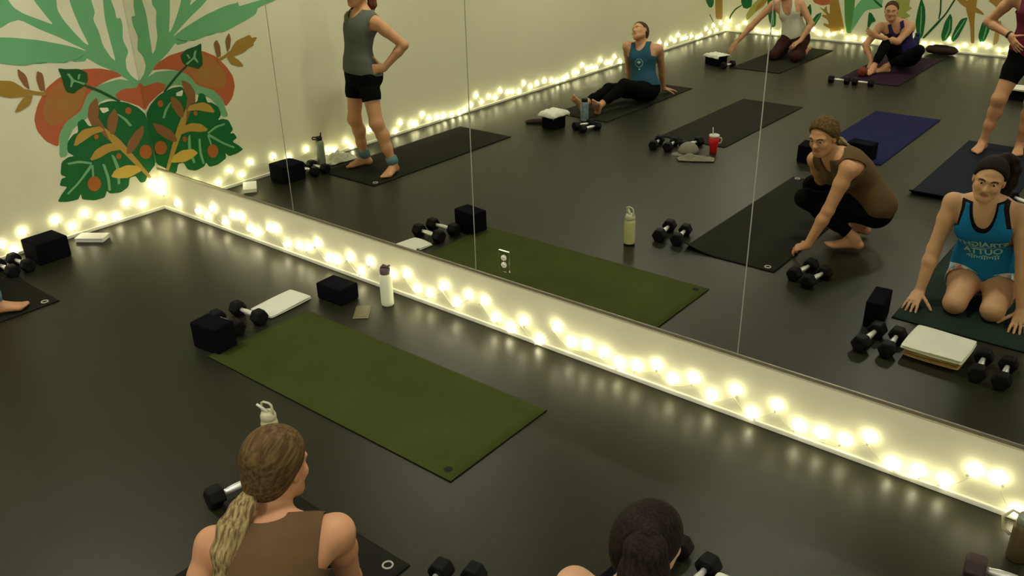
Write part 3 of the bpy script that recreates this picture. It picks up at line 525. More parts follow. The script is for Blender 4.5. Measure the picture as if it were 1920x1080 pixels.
from_bm('spout', tube_bm([(-.012, 0, .275), (-.018, 0, .292), (-.020, 0, .312)], [.008, .006, .005], 8), M['lidblack'], lid)
b = rt('water_bottle', 3.355, -1.512, 'cream water bottle with a loop handle, on the floor near the blond woman', 'bottle', .25)
from_bm('body', lathe_bm([(.034, 0), (.0375, .004), (.038, .02), (.038, .165), (.035, .180), (.031, .186)], 40), M['cream_b'], b)
from_bm('base_ring', lathe_bm([(.0385, .0), (.0392, .003), (.0392, .012), (.0385, .014)], 32), M['lidblack'], b)
lid = from_bm('lid', lathe_bm([(.033, .186), (.035, .189), (.035, .206), (.031, .215), (.028, .222)], 32), M['beige_lid'], b)
from_bm('handle', tube_bm([(-.027, 0, .212), (-.030, 0, .235), (-.026, 0, .262), (-.015, 0, .270), (.015, 0, .270), (.026, 0, .262), (.030, 0, .235), (.027, 0, .212)], .0055, 8), M['beige_lid'], lid)
from_bm('straw_spout', tube_bm([(0, .0, .220), (-.018, -.006, .238), (-.045, -.012, .258)], [.008, .007, .006], 8), M['clear'], lid)
b = rt('water_bottle', 1.235, -4.05, 'blue patterned bottle standing at the feet of the woman leaning back', 'bottle')
from_bm('body', lathe_bm([(.034, 0), (.040, .004), (.042, .02), (.042, .175), (.036, .195), (.030, .200)], 32), M['bluebot'], b)
from_bm('lid', lathe_bm([(.031, .200), (.033, .203), (.033, .228), (.028, .234)], 24), M['lidblack'], b)
b = rt('water_bottle', 2.93, -9.42, 'navy water bottle standing by the far back wall lights', 'bottle')
from_bm('body', lathe_bm([(.036, 0), (.040, .004), (.042, .02), (.042, .20), (.03, .23)], 24), M['navy'], b)
from_bm('lid', lathe_bm([(.030, .23), (.032, .233), (.032, .26), (.026, .27)], 24), M['navy'], b)
b = rt('tumbler', 2.83, -3.785, 'red insulated tumbler with a pale lid, straw and side handle', 'tumbler', -.8)
from_bm('body', lathe_bm([(.030, 0), (.033, .004), (.034, .05), (.040, .075), (.043, .09), (.045, .150)], 32), M['red'], b)
lid = from_bm('lid', lathe_bm([(.046, .150), (.047, .153), (.047, .165), (.040, .170)], 32), M['clear'], b)
from_bm('straw', tube_bm([(-.012, 0, .165), (-.018, 0, .235)], .0045, 8), M['clear'], lid)
from_bm('handle', tube_bm([(.043, 0, .135), (.066, 0, .135), (.072, 0, .115), (.066, 0, .09), (.043, 0, .085)], .006, 8), M['clear'], b)
# bottle with a carry strap at the lower right corner
b = rt('water_bottle', 6.125, -.235, 'olive bottle with a cloth carry loop at the lower right corner', 'bottle')
from_bm('body', lathe_bm([(.034, 0), (.038, .004), (.038, .14), (.030, .165)], 32), mat('olive_bottle', (.075, .058, .022), .45, noise=.05), b)
lid = from_bm('lid', lathe_bm([(.031, .165), (.033, .168), (.033, .19), (.028, .197)], 24), M['steel'], b)
from_bm('carry_loop', tube_bm([(-.02, 0, .19), (-.05, -.01, .205), (-.075, -.02, .17), (-.065, -.02, .12), (-.04, -.012, .10)], .006, 8), M['cream_b'], lid)
# phone
ph = rt('phone', 2.630, -.318, 'phone in an olive case lying beside the black block and white bottle', 'phone', .70)
bm = box_bm(.086, .150, .010, c=(0, 0, .005)); from_bm('case', bm, M['phone'], ph, bevel=.004, seg=3)
bm = box_bm(.089, .153, .003, c=(0, 0, .0028)); from_bm('bumper', bm, M['phoneedge'], ph, bevel=.0012)
# white box
wb = rt('small_box', .172, -.690, 'small white box on the floor between the black block and the mural corner', 'box', .62)
from_bm('tray', box_bm(.205, .105, .024, c=(0, 0, .012)), M['white'], wb, bevel=.003)
from_bm('box_lid', box_bm(.211, .111, .010, c=(0, 0, .0285)), M['white'], wb, bevel=.003)
# shoe behind the draped block
sh = rt('slipper', .90, -3.70, 'dark brown slipper lying behind the towel-draped block', 'shoe', 2.7)
def shoe_bm():
    bm = bmesh.new(); rows = []
    prof = [(-.125, .018, .045), (-.11, .032, .062), (-.07, .036, .06), (-.02, .036, .052), (.04, .043, .048), (.09, .044, .038), (.12, .036, .028), (.135, .015, .018)]
    for x, w, h in prof:
        rows.append([bm.verts.new((x, w*math.cos(a), max(.0, .006+h*math.sin(a)*.9) if math.sin(a) > 0 else .0)) for a in [PI*k/8 for k in range(9)]])
    for a, b in zip(rows, rows[1:]):
        for k in range(8): bm.faces.new((a[k], a[k+1], b[k+1], b[k]))
        bm.faces.new((a[0], b[0], b[8], a[8]))
    bm.faces.new(rows[0]); bm.faces.new(rows[-1][::-1]); return bm
from_bm('upper', shoe_bm(), M['shoe'], sh, sub=1)
from_bm('sole', box_bm(.235, .07, .010, c=(.0, 0, .005)), M['lidblack'], sh, bevel=.004)
# dark bag lying at the far back wall
bg = rt('gym_bag', 3.24, -9.52, 'dark brown gym bag lying along the far back wall', 'bag', .0)
def capsule_bm(L, ry, rz, n=20):
    bm = bmesh.new(); rings = []
    for k in range(13):
        t = -1+2*k/12; q = (1-abs(t)**4)**.5 if abs(t) < 1 else .02
        q = max(q, .05)
        rings.append([bm.verts.new((L/2*t, ry*q*math.cos(a), rz+rz*q*math.sin(a)*(1 if math.sin(a) > 0 else .97))) for a in [2*PI*i/n for i in range(n)]])
    for a, b in zip(rings, rings[1:]):
        for i in range(n): bm.faces.new((a[i], a[(i+1) % n], b[(i+1) % n], b[i]))
    bm.faces.new(rings[0][::-1]); bm.faces.new(rings[-1]); return bm
from_bm('bag_body', capsule_bm(.42, .09, .060), M['bag'], bg)
from_bm('carry_handle', tube_bm([(-.12, .02, .105), (-.07, .05, .128), (.0, .06, .130), (.07, .05, .128), (.12, .02, .105)], .008, 8), M['lidblack'], bg)
# rust coloured ball at the seated woman's feet
mb = rt('massage_ball', 2.845, -7.62, 'rust brown ball under the hand of the seated woman in purple', 'ball')
bm = bmesh.new(); bmesh.ops.create_icosphere(bm, subdivisions=3, radius=.06, matrix=Matrix.Translation((0, 0, .06)))
for v in bm.verts: v.co += (v.co-Vector((0, 0, .06))).normalized()*.0015*math.sin(v.co.x*260)*math.sin(v.co.y*260)*math.sin(v.co.z*260)
from_bm('ball_body', bm, M['rust'], mb)

# ---------------------------------------------------------------- people: smooth-blended distance fields meshed with surface nets
A_ = lambda *v: np.array(v if len(v) > 1 else v[0], float)
def nrm(v): v = np.asarray(v, float); return v/(np.linalg.norm(v)+1e-12)
def smin(a, b, k):
    h = np.maximum(k-np.abs(a-b), 0)/k
    return np.minimum(a, b)-h*h*k*.25
def smax(a, b, k): return -smin(-a, -b, k)
def P_cone(a, b, ra, rb):
    a, b = A_(a), A_(b); ab = b-a; L = max(ab@ab, 1e-12)
    def fn(p):
        t = np.clip((p-a)@ab/L, 0, 1); q = p-a-t[:, None]*ab
        return np.sqrt((q*q).sum(1))-(ra+(rb-ra)*t)
    return fn, (a+b)/2, np.linalg.norm(ab)/2+max(ra, rb)
def P_econe(a, b, s0, s1, right, fwd=None):
    """capsule with elliptical section (half width along right, half depth along fwd)"""
    a, b = A_(a), A_(b); ab = b-a; L = max(ab@ab, 1e-12); ax = nrm(ab)
    rt_ = nrm(np.asarray(right)-ax*(np.asarray(right)@ax)); fw = np.cross(ax, rt_)
    def fn(p):
        t = np.clip((p-a)@ab/L, 0, 1); q = p-a-t[:, None]*ab
        w = s0[0]+(s1[0]-s0[0])*t; d = s0[1]+(s1[1]-s0[1])*t; c = np.minimum(w, d)
        x, y, z = (q@rt_)/w, (q@fw)/d, (q@ax)/c
        k0 = np.sqrt(x*x+y*y+z*z)+1e-9; k1 = np.sqrt((x/w)**2+(y/d)**2+(z/c)**2)+1e-9
        return np.where(k0 < .3, (k0-1)*c, k0*(k0-1)/k1)
    return fn, (a+b)/2, np.linalg.norm(ab)/2+max(max(s0), max(s1))
def P_ell(c, F, rad):
    c = A_(c); F = np.asarray(F, float); rad = A_(rad)
    def fn(p):
        q = (p-c)@F.T/rad; k0 = np.sqrt((q*q).sum(1))+1e-9; k1 = np.sqrt(((q/rad)**2).sum(1))+1e-9
        return np.where(k0 < .3, (k0-1)*rad.min(), k0*(k0-1)/k1)
    return fn, c, rad.max()
class Fig:
    def __init__(s): s.g = {}; s.sub = []; s.jn = []
    def add(s, grp, prim, k=.02): s.g.setdefault(grp, []).append((*prim, k))
    def cut(s, prim, k=.01): s.sub.append((*prim, k))
    def joint(s, p, kmax, rad): s.jn.append((A_(p), kmax, rad))
    def groups(s, p, names=None, c=None, R=None):
        out = {}
        for g, L in s.g.items():
            if names is not None and g not in names: continue
            if c is not None:
                dd = [np.linalg.norm(c-q[1])-q[2] for q in L]
                L2 = [q for q, d in zip(L, dd) if d < R+.09]
                if not L2: continue
                L = L2
            d = None
            for fn, _, _, k in L:
                e = fn(p); d = e if d is None else smin(d, e, k)
            out[g] = d
        return out
    def eval(s, p, names=None, c=None, R=None):
        G = s.groups(p, names, c, R)
        if not G: return np.full(len(p), .2)
        k = np.full(len(p), .004)
        for q, km, rad in s.jn:
            k = np.maximum(k, km*np.exp(-((p-q)**2).sum(1)/rad**2))
        d = None
        for e in G.values(): d = e if d is None else smin(d, e, k)
        for fn, cc, rr, kk in s.sub:
            if c is not None and np.linalg.norm(c-cc)-rr > R+.05: continue
            d = smax(d, -fn(p), kk)
        return d
    def bounds(s, names=None):
        lo, hi = A_(9e9, 9e9, 9e9), A_(-9e9, -9e9, -9e9)
        for g, L in s.g.items():
            if names is not None and g not in names: continue
            for _, c, r, _ in L: lo = np.minimum(lo, c-r); hi = np.maximum(hi, c+r)
        return lo-.03, hi+.03
def surface_net(fn, lo, hi, h, B=14):
    """fn(points, centre, radius) -> field; meshes the zero level on a grid of step h, evaluating only blocks near it"""
    n = np.ceil((hi-lo)/h/B).astype(int)*B+1
    V = np.full(n, 1.0, np.float32)
    ax = [lo[i]+h*np.arange(n[i]) for i in range(3)]
    Rb = h*B*math.sqrt(3)/2
    for bi in range(0, n[0]-1, B):
        for bj in range(0, n[1]-1, B):
            for bk in range(0, n[2]-1, B):
                c = lo+h*(np.array([bi, bj, bk])+B/2)
                v = fn(c[None], c, Rb)[0]
                if v > Rb*1.25+.012: continue
                if v < -Rb*1.5-.03:
                    V[bi:bi+B+1, bj:bj+B+1, bk:bk+B+1] = -1; continue
                X, Y, Z = np.meshgrid(ax[0][bi:bi+B+1], ax[1][bj:bj+B+1], ax[2][bk:bk+B+1], indexing='ij')
                V[bi:bi+B+1, bj:bj+B+1, bk:bk+B+1] = fn(np.stack([X.ravel(), Y.ravel(), Z.ravel()], 1), c, Rb).reshape(X.shape)
    inn = V < 0
    C = np.zeros(np.array(V.shape)-1, np.int8)
    for a in (0, 1):
        for b in (0, 1):
            for c in (0, 1): C += inn[a:a+C.shape[0], b:b+C.shape[1], c:c+C.shape[2]]
    act = (C > 0) & (C < 8); idx = np.full(C.shape, -1, np.int64); cells = np.argwhere(act); idx[act] = np.arange(len(cells))
    acc = np.zeros((len(cells), 3)); cnt = np.zeros(len(cells))
    cs = [(a, b, c) for a in (0, 1) for b in (0, 1) for c in (0, 1)]
    cv = {q: V[cells[:, 0]+q[0], cells[:, 1]+q[1], cells[:, 2]+q[2]] for q in cs}
    for q in cs:
        for d in range(3):
            if q[d]: continue
            e = list(q); e[d] = 1; e = tuple(e); a, b = cv[q], cv[e]
            m = (a < 0) != (b < 0); t = np.where(m, a/np.where(m, a-b, 1), 0)
            pos = np.zeros((len(cells), 3)); pos += q; pos[:, d] += t
            acc += pos*m[:, None]; cnt += m
    verts = lo+h*(cells+acc/np.maximum(cnt, 1)[:, None])
    quads = []
    for d in range(3):
        e, f2 = [(1, 2), (2, 0), (0, 1)][d]
        sl0 = [slice(None)]*3; sl1 = [slice(None)]*3; sl0[d] = slice(0, -1); sl1[d] = slice(1, None)
        a, b = inn[tuple(sl0)], inn[tuple(sl1)]
        E = np.argwhere(a != b); E = E[(E[:, e] > 0) & (E[:, f2] > 0) & (E[:, e] < V.shape[e]-1) & (E[:, f2] < V.shape[f2]-1)]
        ia = a[E[:, 0], E[:, 1], E[:, 2]]
        def cell(de, df): q = E.copy(); q[:, e] -= de; q[:, f2] -= df; return idx[q[:, 0], q[:, 1], q[:, 2]]
        Q = np.stack([cell(1, 1), cell(0, 1), cell(0, 0), cell(1, 0)], 1)
        Q[~ia] = Q[~ia][:, ::-1]; quads.append(Q)
    return verts, np.concatenate(quads)
def relax(verts, quads, it=1, lam=.5):
    for _ in range(it):
        s = np.zeros_like(verts); c = np.zeros(len(verts))
        for k in range(4):
            a, b = quads[:, k], quads[:, (k+1) % 4]
            np.add.at(s, a, verts[b]); np.add.at(c, a, 1); np.add.at(s, b, verts[a]); np.add.at(c, b, 1)
        verts = verts*(1-lam)+lam*s/np.maximum(c, 1)[:, None]
    return verts
def clip(verts, quads, f):
    """keep the part of the mesh where f<0, cutting faces along f=0"""
    inn = f < 0; k = inn[quads].sum(1); faces = [tuple(q) for q in quads[k == 4]]; V = list(map(tuple, verts)); cache = {}
    def mid(a, b):
        key = (min(a, b), max(a, b))
        if key not in cache:
            t = f[a]/(f[a]-f[b]); cache[key] = len(V); V.append(tuple(verts[a]+t*(verts[b]-verts[a])))
        return cache[key]
    for q in quads[(k > 0) & (k < 4)]:
        out = []
        for i in range(4):
            a, b = int(q[i]), int(q[(i+1) % 4])
            if inn[a]: out.append(a)
            if inn[a] != inn[b]: out.append(mid(a, b))
        if len(out) >= 3: faces.append(tuple(out))
    used = sorted({i for fc in faces for i in fc}); mp = {o: n for n, o in enumerate(used)}
    return [V[i] for i in used], [tuple(mp[i] for i in fc) for fc in faces]
def to_obj(name, verts, faces, m, parent, origin, thick=0.):
    me = bpy.data.meshes.new(name)
    me.from_pydata([tuple(float(c) for c in (np.asarray(v)-origin)) for v in verts], [], [tuple(int(i) for i in fc) for fc in faces])
    me.polygons.foreach_set('use_smooth', [True]*len(me.polygons)); me.update()
    o = link(name, me, m, parent)
    if thick:
        s = o.modifiers.new('solid', 'SOLIDIFY'); s.thickness = thick; s.offset = -1
    return o
class Person:
    def __init__(s, label, **d):
        """d: P pelvis, N neck base, Rh right axis of hips, Rs right axis of shoulders, H head centre, gaze, up, arms, legs, h grid"""
        s.d = d; s.F = F = Fig(); s.h = d.get('h', .006)
        s.skin = d.get('skin', M['skin'])
        P, N = A_(d['P']), A_(d['N']); s.P, s.N = P, N
        s.org = A_(P[0], P[1], 0)
        s.root = empty('person', s.org, label=label, cat='person')
        up = nrm(N-P); s.U = up
        Rh = nrm(A_(d['Rh'])-up*(A_(d['Rh'])@up)); Rs = nrm(A_(d['Rs'])-up*(A_(d['Rs'])@up))
        s.Rh, s.Rs = Rh, Rs
        s.Rm = nrm(Rh+Rs); s.Fm = np.cross(up, s.Rm); L = np.linalg.norm(N-P); s.L = L
        bend = d.get('bend', .02)
        wd = d.get('wd', 1.)
        st = [(-.04, .130, .098), (.10, .160, .112), (.24, .148, .100), (.42, .121, .088), (.60, .130, .096), (.76, .140, .100), (.88, .128, .088), (.97, .085, .062)]
        C = []
        for t, w, dd in st:
            R = nrm(Rh*(1-t)+Rs*t); Fw = np.cross(up, R)
            C.append((P+(N-P)*t-Fw*bend*math.sin(PI*max(0, t))*1., w*wd, dd*wd, R))
        for a, b in zip(C, C[1:]): F.add('torso', P_econe(a[0], b[0], a[1:3], b[1:3], a[3]), .03)
        Fh = np.cross(up, Rh); Fs = np.cross(up, Rs); s.Fs = Fs; s.Fh = Fh
        bust = d.get('bust', .052)
        for sd in (-1, 1):
            F.add('torso', P_ell(P+(N-P)*.70+Rs*.072*sd+Fs*(.062), [Rs, Fs, up], (bust*1.12, bust, bust*1.1)), .035)
        # shoulders
        sh = d.get('sh', .172)
        s.S = {}
        for sd, k in ((1, 'R'), (-1, 'L')):
            S_ = A_(d['S'+k]) if 'S'+k in d else P+(N-P)*.90+Rs*sh*sd
            s.S[k] = S_
            F.add('torso', P_cone(N-up*.012+Rs*.03*sd-Fs*.008, S_+up*.008, .038, .036), .04)
            F.add('torso', P_cone(P+(N-P)*.80+Rs*.09*sd, S_-up*.02, .07, .04), .04)
        # head
        H = A_(d['H']); hf = nrm(d['gaze']); hu = A_(d.get('hup', (0, 0, 1))); hr = nrm(np.cross(hf, hu)); hu = np.cross(hr, hf)
        s.H, s.hf, s.hu, s.hr = H, hf, hu, hr
        X = lambda x, y, z: H+hr*x+hf*y+hu*z
        s.X = X; E = [hr, hf, hu]
        F.add('head', P_ell(X(0, -.012, .028), E, (.074, .094, .082)), .02)
        F.add('head', P_ell(X(0, .030, -.030), E, (.060, .058, .072)), .03)
        F.add('head', P_ell(X(0, .062, -.088), E, (.024, .020, .018)), .03)
        for sd in (-1, 1):
            F.add('head', P_cone(X(.048*sd, .0, -.055), X(.018*sd, .060, -.088), .020, .018), .03)
            F.add('head', P_ell(X(.036*sd, .060, -.026), E, (.024, .018, .020)), .02)
            F.add('head', P_cone(X(.012*sd, .082, .020), X(.046*sd, .066, .022), .010, .009), .015)
            F.add('head', P_ell(X(.075*sd, -.004, -.008), E, (.008, .018, .030)), .006)
            F.add('head', P_ell(X(.010*sd, .094, -.030), E, (.007, .009, .007)), .008)
            F.cut(P_ell(X(.031*sd, .094, .002), E, (.019, .016, .011)), .012)
        F.add('head', P_cone(X(0, .082, .012), X(0, .104, -.024), .008, .0105), .012)
        F.add('head', P_econe(X(-.018, .079, -.0535), X(.018, .079, -.0535), (.008, .0055), (.008, .0055), hf), .006)
        F.add('head', P_econe(X(-.014, .078, -.064), X(.014, .078, -.064), (.008, .006), (.008, .006), hf), .006)
        F.add('head', P_cone(N-up*.01+Fs*.004, X(0, -.018, -.045), .056, .049), .02)
        F.joint(N+up*.01, .04, .09)
        # arms
        s.arm = {}
        for k, sd in (('R', 1), ('L', -1)):
            if k not in d['arms']: continue
            a = d['arms'][k]; S_, E_, Wr = s.S[k], A_(a['e']), A_(a['w']); g = 'arm'+k
            s.arm[k] = (S_, E_, Wr)
            m1 = S_+(E_-S_)*.35; fm = E_+(Wr-E_)*.28
            F.add(g, P_cone(S_, m1, .052, .047), .02); F.add(g, P_cone(m1, E_, .047, .037), .02)
            F.add(g, P_cone(E_, fm, .038, .039), .02); F.add(g, P_cone(fm, Wr, .039, .0265), .02)
            F.joint(S_, .045, .09)
            s.hand(g, Wr, nrm(a['d']), nrm(a['n']), sd, a.get('curl', .25), a.get('spread', 2.2), a.get('thumb', .75))
        s.leg = {}
        for k, sd in (('R', 1), ('L', -1)):
            if k not in d['legs']: continue
            a = d['legs'][k]; g = 'leg'+k
            hp = A_(a['h']) if 'h' in a else P+Rh*.088*sd-up*.02
            K, An = A_(a['k']), A_(a['a']); s.leg[k] = (hp, K, An)
            tk = d.get('tk', 1.)
            m1 = hp+(K-hp)*.35
            F.add(g, P_cone(hp, m1, .094*tk, .083*tk), .03); F.add(g, P_cone(m1, K, .083*tk, .055), .03)
            F.add(g, P_ell(K, np.eye(3), (.056, .056, .056)), .03)
            sf = nrm(a['f']); fu = nrm(A_(a.get('u', (0, 0, 1))))
            back = nrm(-(nrm(hp-K)+nrm(An-K))) if np.linalg.norm(nrm(hp-K)+nrm(An-K)) > .25 else nrm(sf)
            c1 = K+(An-K)*.30
            F.add(g, P_cone(K, c1-back*.014, .052, .054), .03); F.add(g, P_cone(c1-back*.014, K+(An-K)*.62, .054, .042), .03); F.add(g, P_cone(K+(An-K)*.6, An, .041, .033), .03)
            F.joint(hp, .06, .14)
            F.add('torso', P_ell(P+Rh*.072*sd-Fh*.048+up*.01+ (K-hp)*.04, np.eye(3), (.098, .098, .098)), .05)
            # foot
            heel = An-fu*.045-sf*.032; ball = An-fu*.060+sf*.125; side = np.cross(sf, fu)*sd
            F.add(g, P_cone(An, heel, .033, .030), .02)
            F.add(g, P_econe(An-fu*.022+sf*.02, ball, (.033, .034), (.043, .018), side), .025)
            F.add(g, P_econe(heel, ball, (.028, .022), (.042, .016), side), .02)
            for q, (o, L_, rr) in enumerate([(-.030, .050, .0135), (-.010, .047, .0105), (.006, .042, .010), (.020, .034, .0095), (.032, .025, .009)]):
                b0 = ball+side*o*.95+sf*(.008-.006*q); F.add(g, P_cone(b0, b0+sf*L_*.82-fu*.004, rr*1.1, rr), .006)
    def hand(s, g, Wr, d, n, sd, curl, spread, th):
        F = s.F; n = nrm(n-d*(n@d)); t = -np.cross(n, d)*sd
        F.add(g, P_econe(Wr, Wr+d*.030, (.027, .020), (.032, .016), t), .02)
        F.add(g, P_econe(Wr+d*.025, Wr+d*.082, (.034, .015), (.039, .0125), t), .02)
        def finger(base, dr, L, r, cl):
            p = base; w = nrm(n-dr*(n@dr)); ang = 0
            for i, l in enumerate(L):
                v = dr*math.cos(ang)+w*math.sin(ang); q = p+v*l
                F.add(g, P_cone(p, q, r*(1-.09*i), r*(1-.09*(i+1))), .0045); p = q; ang += cl
        for i, (o, sc) in enumerate([(.028, .95), (.0095, 1.06), (-.0095, 1.), (-.0275, .80)]):
            dr = nrm(d+t*o*spread*3.2)
            dr = nrm(dr*math.cos(curl*.7)+n*math.sin(curl*.7))
            finger(Wr+d*.078+t*o, dr, (.046*sc, .028*sc, .022*sc), .0092 if i < 3 else .0082, curl)
        td = nrm(d*.62+t*th+n*.25)
        finger(Wr+d*.022+t*.024, td, (.044, .034, .028), .0115, curl*.5)
    def loc(s, p): q = p-s.P; return q@s.Rm, q@s.Fm, q@s.U
    def build(s):
        F, h = s.F, s.h
        lo, hi = F.bounds()
        v, q = surface_net(lambda p, c, R: F.eval(p, None, c, R), lo, hi, h)
        v = relax(v, q, 1, .4)
        v[:, 2] = np.maximum(v[:, 2], s.d.get('floor', .0066))
        s.body = to_obj('body', v, q, s.skin, s.root, s.org)
        me = s.body.data
        me.materials.append(M['lip']); me.materials.append(M['brow'])
        cen = v[q].mean(1)-s.H; x, y, z = cen@s.hr, cen@s.hf, cen@s.hu
        lip = (y > .062) & (((x/.023)**2+((z+.0585)/.0115)**2) < 1)
        zb = z-.0245+.35*(np.abs(x)-.03)**2/.02
        br = (y > .05) & (np.abs(x) > .013) & (np.abs(x) < .048) & (np.abs(zb) < .0042)
        mi = np.zeros(len(q), np.int32); mi[lip] = 1; mi[br] = 2
        me.polygons.foreach_set('material_index', mi)
        for sd in (-1, 1):
            bm = bmesh.new(); c = s.X(.031*sd, .0685, .002)-s.org
            bmesh.ops.create_uvsphere(bm, u_segments=20, v_segments=14, radius=.0125, matrix=Matrix.Translation(c))
            o = from_bm('eye', bm, M['eyew'], s.body); o.data.materials.append(M['iris'])
            for pl in o.data.polygons:
                w = np.array(pl.center)-c
                if (w/np.linalg.norm(w))@s.hf > .87: pl.material_index = 1
        return s
    def garment(s, name, m, names, off, field, thick=.004, label=None, extra=None, h=None, parent=None):
        F = s.F; h = h or s.h
        lo, hi = F.bounds(names)
        g = (lambda p, c, R: F.eval(p, names, c, R)-off) if extra is None else (lambda p, c, R: extra(p, F.eval(p, names, c, R)-off))
        v, q = surface_net(g, lo-off-.02, hi+off+.02, h); v = relax(v, q, 2, .5)
        f = field(s, v, F.groups(v)); v[:, 2] = np.maximum(v[:, 2], .0064)
        vv, ff = clip(v, q, f)
        o = to_obj(name, vv, ff, m, parent or s.root, s.org, thick)
        if label: o['label'] = label
        return o
    def hair(s, m, prims, tail=None, tailm=None, k=.02, vol=1., cutf=None, h=None, headband=None):
        Hf = Fig(); E = [s.hr, s.hf, s.hu]
        Hf.add('hair', P_ell(s.X(0, -.016, .032), E, (.081*vol, .100*vol, .088*vol)), .02)
        Hf.add('hair', P_ell(s.X(0, -.040, -.020), E, (.066*vol, .066*vol, .066*vol)), .03)
        for pr in prims: Hf.add('hair', pr, k)
        X0 = s.H
        def fn(p, c, R):
            d = Hf.eval(p, None, c, R); w = p-X0; x, y, z = w@s.hr, w@s.hf, w@s.hu
            pl = (y-.020)*.80-(z-.030)*.60-.10*np.abs(x)
            d = smax(d, pl, .012)
            return d
        lo, hi = Hf.bounds()
        v, q = surface_net(fn, lo, hi, h or max(.004, s.h*.8)); v = relax(v, q, 1)
        o = to_obj('hair', v, q, m, s.root, s.org)
        if tail:
            Tf = Fig()
            for pr in tail: Tf.add('t', pr, .02)
            lo, hi = Tf.bounds(); v, q = surface_net(lambda p, c, R: Tf.eval(p, None, c, R), lo, hi, max(.003, s.h*.7)); v = relax(v, q, 1)
            to_obj('ponytail', v, q, tailm or m, o, s.org)
        return o
def ik(root, tip, l1, l2, pole):
    root, tip = A_(root), A_(tip); d = tip-root; D = np.linalg.norm(d); D2 = min(D, (l1+l2)*.999); u_ = d/D
    a = (l1*l1-l2*l2+D2*D2)/(2*D2); hh = math.sqrt(max(l1*l1-a*a, 0)); pl = A_(pole)-root; pl = nrm(pl-u_*(pl@u_))
    return root+u_*a+pl*hh
def clump_tube(pts, rads, n=7, spread=.5, seed=1):
    """several thin tapering locks that together make a ponytail"""
    rnd = random.Random(seed); out = []
    for i in range(n):
        a = 2*PI*i/n; rr = spread
        prev = None
        for j, (p, r_) in enumerate(zip(pts, rads)):
            p = A_(p); o = A_(math.cos(a+j*.15), math.sin(a+j*.15), .3*math.sin(a*2))*r_*rr*rnd.uniform(.8, 1.2)
            q = p+o
            if prev is not None: out.append(P_cone(prev[0], q, prev[1], r_*.42))
            prev = (q, r_*.42)
    return out
# cloth regions (negative = cloth)
def near_torso(G, arm_c=.0, both=True):
    a = np.full(len(next(iter(G.values()))), 9.)
    for k in ('armR', 'armL'):
        if k in G: a = np.minimum(a, G[k])
    return G['torso']-a+arm_c
def legs_min(G):
    a = np.full(len(G['torso']), 9.)
    for k in ('legR', 'legL'):
        if k in G: a = np.minimum(a, G[k])
    return a
def tank(hem=.05, neck_f=.40, neck_b=.44, neckw=.075, armw=.125, armz=.33, racer=.0, strap=.03, armc=.01, high=.52, legs=False):
    def f(s, v, G):
        x, y, z = s.loc(v); x = np.abs(x); L = s.L
        body = np.maximum(hem-z, z-(L+high-.5+.0))
        # neckline: an ellipse cut out of the front / back
        fr = y > 0
        nb = np.where(fr, neck_f, neck_b)
        necke = 1-np.sqrt((x/neckw)**2+((z-(L+.02))/np.maximum(L+.02-nb, .01))**2)
        d = np.maximum(body, necke*.06)
        # arm holes
        w = armw-np.where(y < 0, racer, racer*.5)*np.clip((z-armz)/.1, 0, 1)
        hole = np.where(z > armz-.03, x-w-np.clip((armz+.0-z)/.03, 0, 1)*.08, -1)
        d = np.maximum(d, hole)
        d = np.maximum(d, near_torso(G, armc))
        return d
    return f
def bottoms(waist=.13, tend=9., shin_end=None, loose=0.):
    """shorts end at fraction tend of the thigh; leggings end at fraction shin_end of the shin"""
    def f(s, v, G):
        x, y, z = s.loc(v); lm = legs_min(G)
        d = np.minimum(z-waist, lm-G['torso'])
        e = np.full(len(v), -9.)
        dl = []
        for k, (hp, K, An) in s.leg.items():
            g = G['leg'+k]
            t = ((v-hp)@(K-hp))/((K-hp)@(K-hp)); u_ = ((v-K)@(An-K))/((An-K)@(An-K))
            if shin_end is None: q = (t-tend)*np.linalg.norm(K-hp)
            else:
                sg = lambda A, B: np.sqrt((((v-A)-np.clip(((v-A)@(B-A))/((B-A)@(B-A)), 0, 1)[:, None]*(B-A))**2).sum(1))
                th_, sh_ = sg(hp, K)-.075, sg(K, An)-.045
                ft_ = sg(An, An+nrm(s.d['legs'][k]['f'])*.17-A_(0, 0, .05))-.035
                q = np.where(sh_ < th_, (u_-shin_end)*np.linalg.norm(K-An), -1.)
                q = np.maximum(q, np.minimum(th_, sh_)-ft_)
            dl.append((g, q))
        if len(dl) == 2:
            q = np.where(dl[0][0] < dl[1][0], dl[0][1], dl[1][1])
        else: q = dl[0][1]
        own = lm-G['torso']
        # torso points are never past the leg end
        q = np.where(own > .02, -1., q)
        d = np.maximum(d, q)
        a = np.full(len(v), 9.)
        for k in ('armR', 'armL'):
            if k in G: a = np.minimum(a, G[k])
        d = np.maximum(d, np.minimum(G['torso'], lm)-a-.002)
        return d
    return f

# ---------------------------------------------------------------- the people
UA, FA, TH, SH = .285, .25, .405, .395
def arm(S_, w, pole, d, n, **k):
    e = ik(S_, w, UA, FA, pole); return dict(e=e, w=w, d=d, n=n, **k)
def leg(hp, a, pole, f, u=(0, 0, 1), L=1.):
    return dict(h=hp, k=ik(hp, a, TH*L, SH*L, pole), a=a, f=f, u=u)

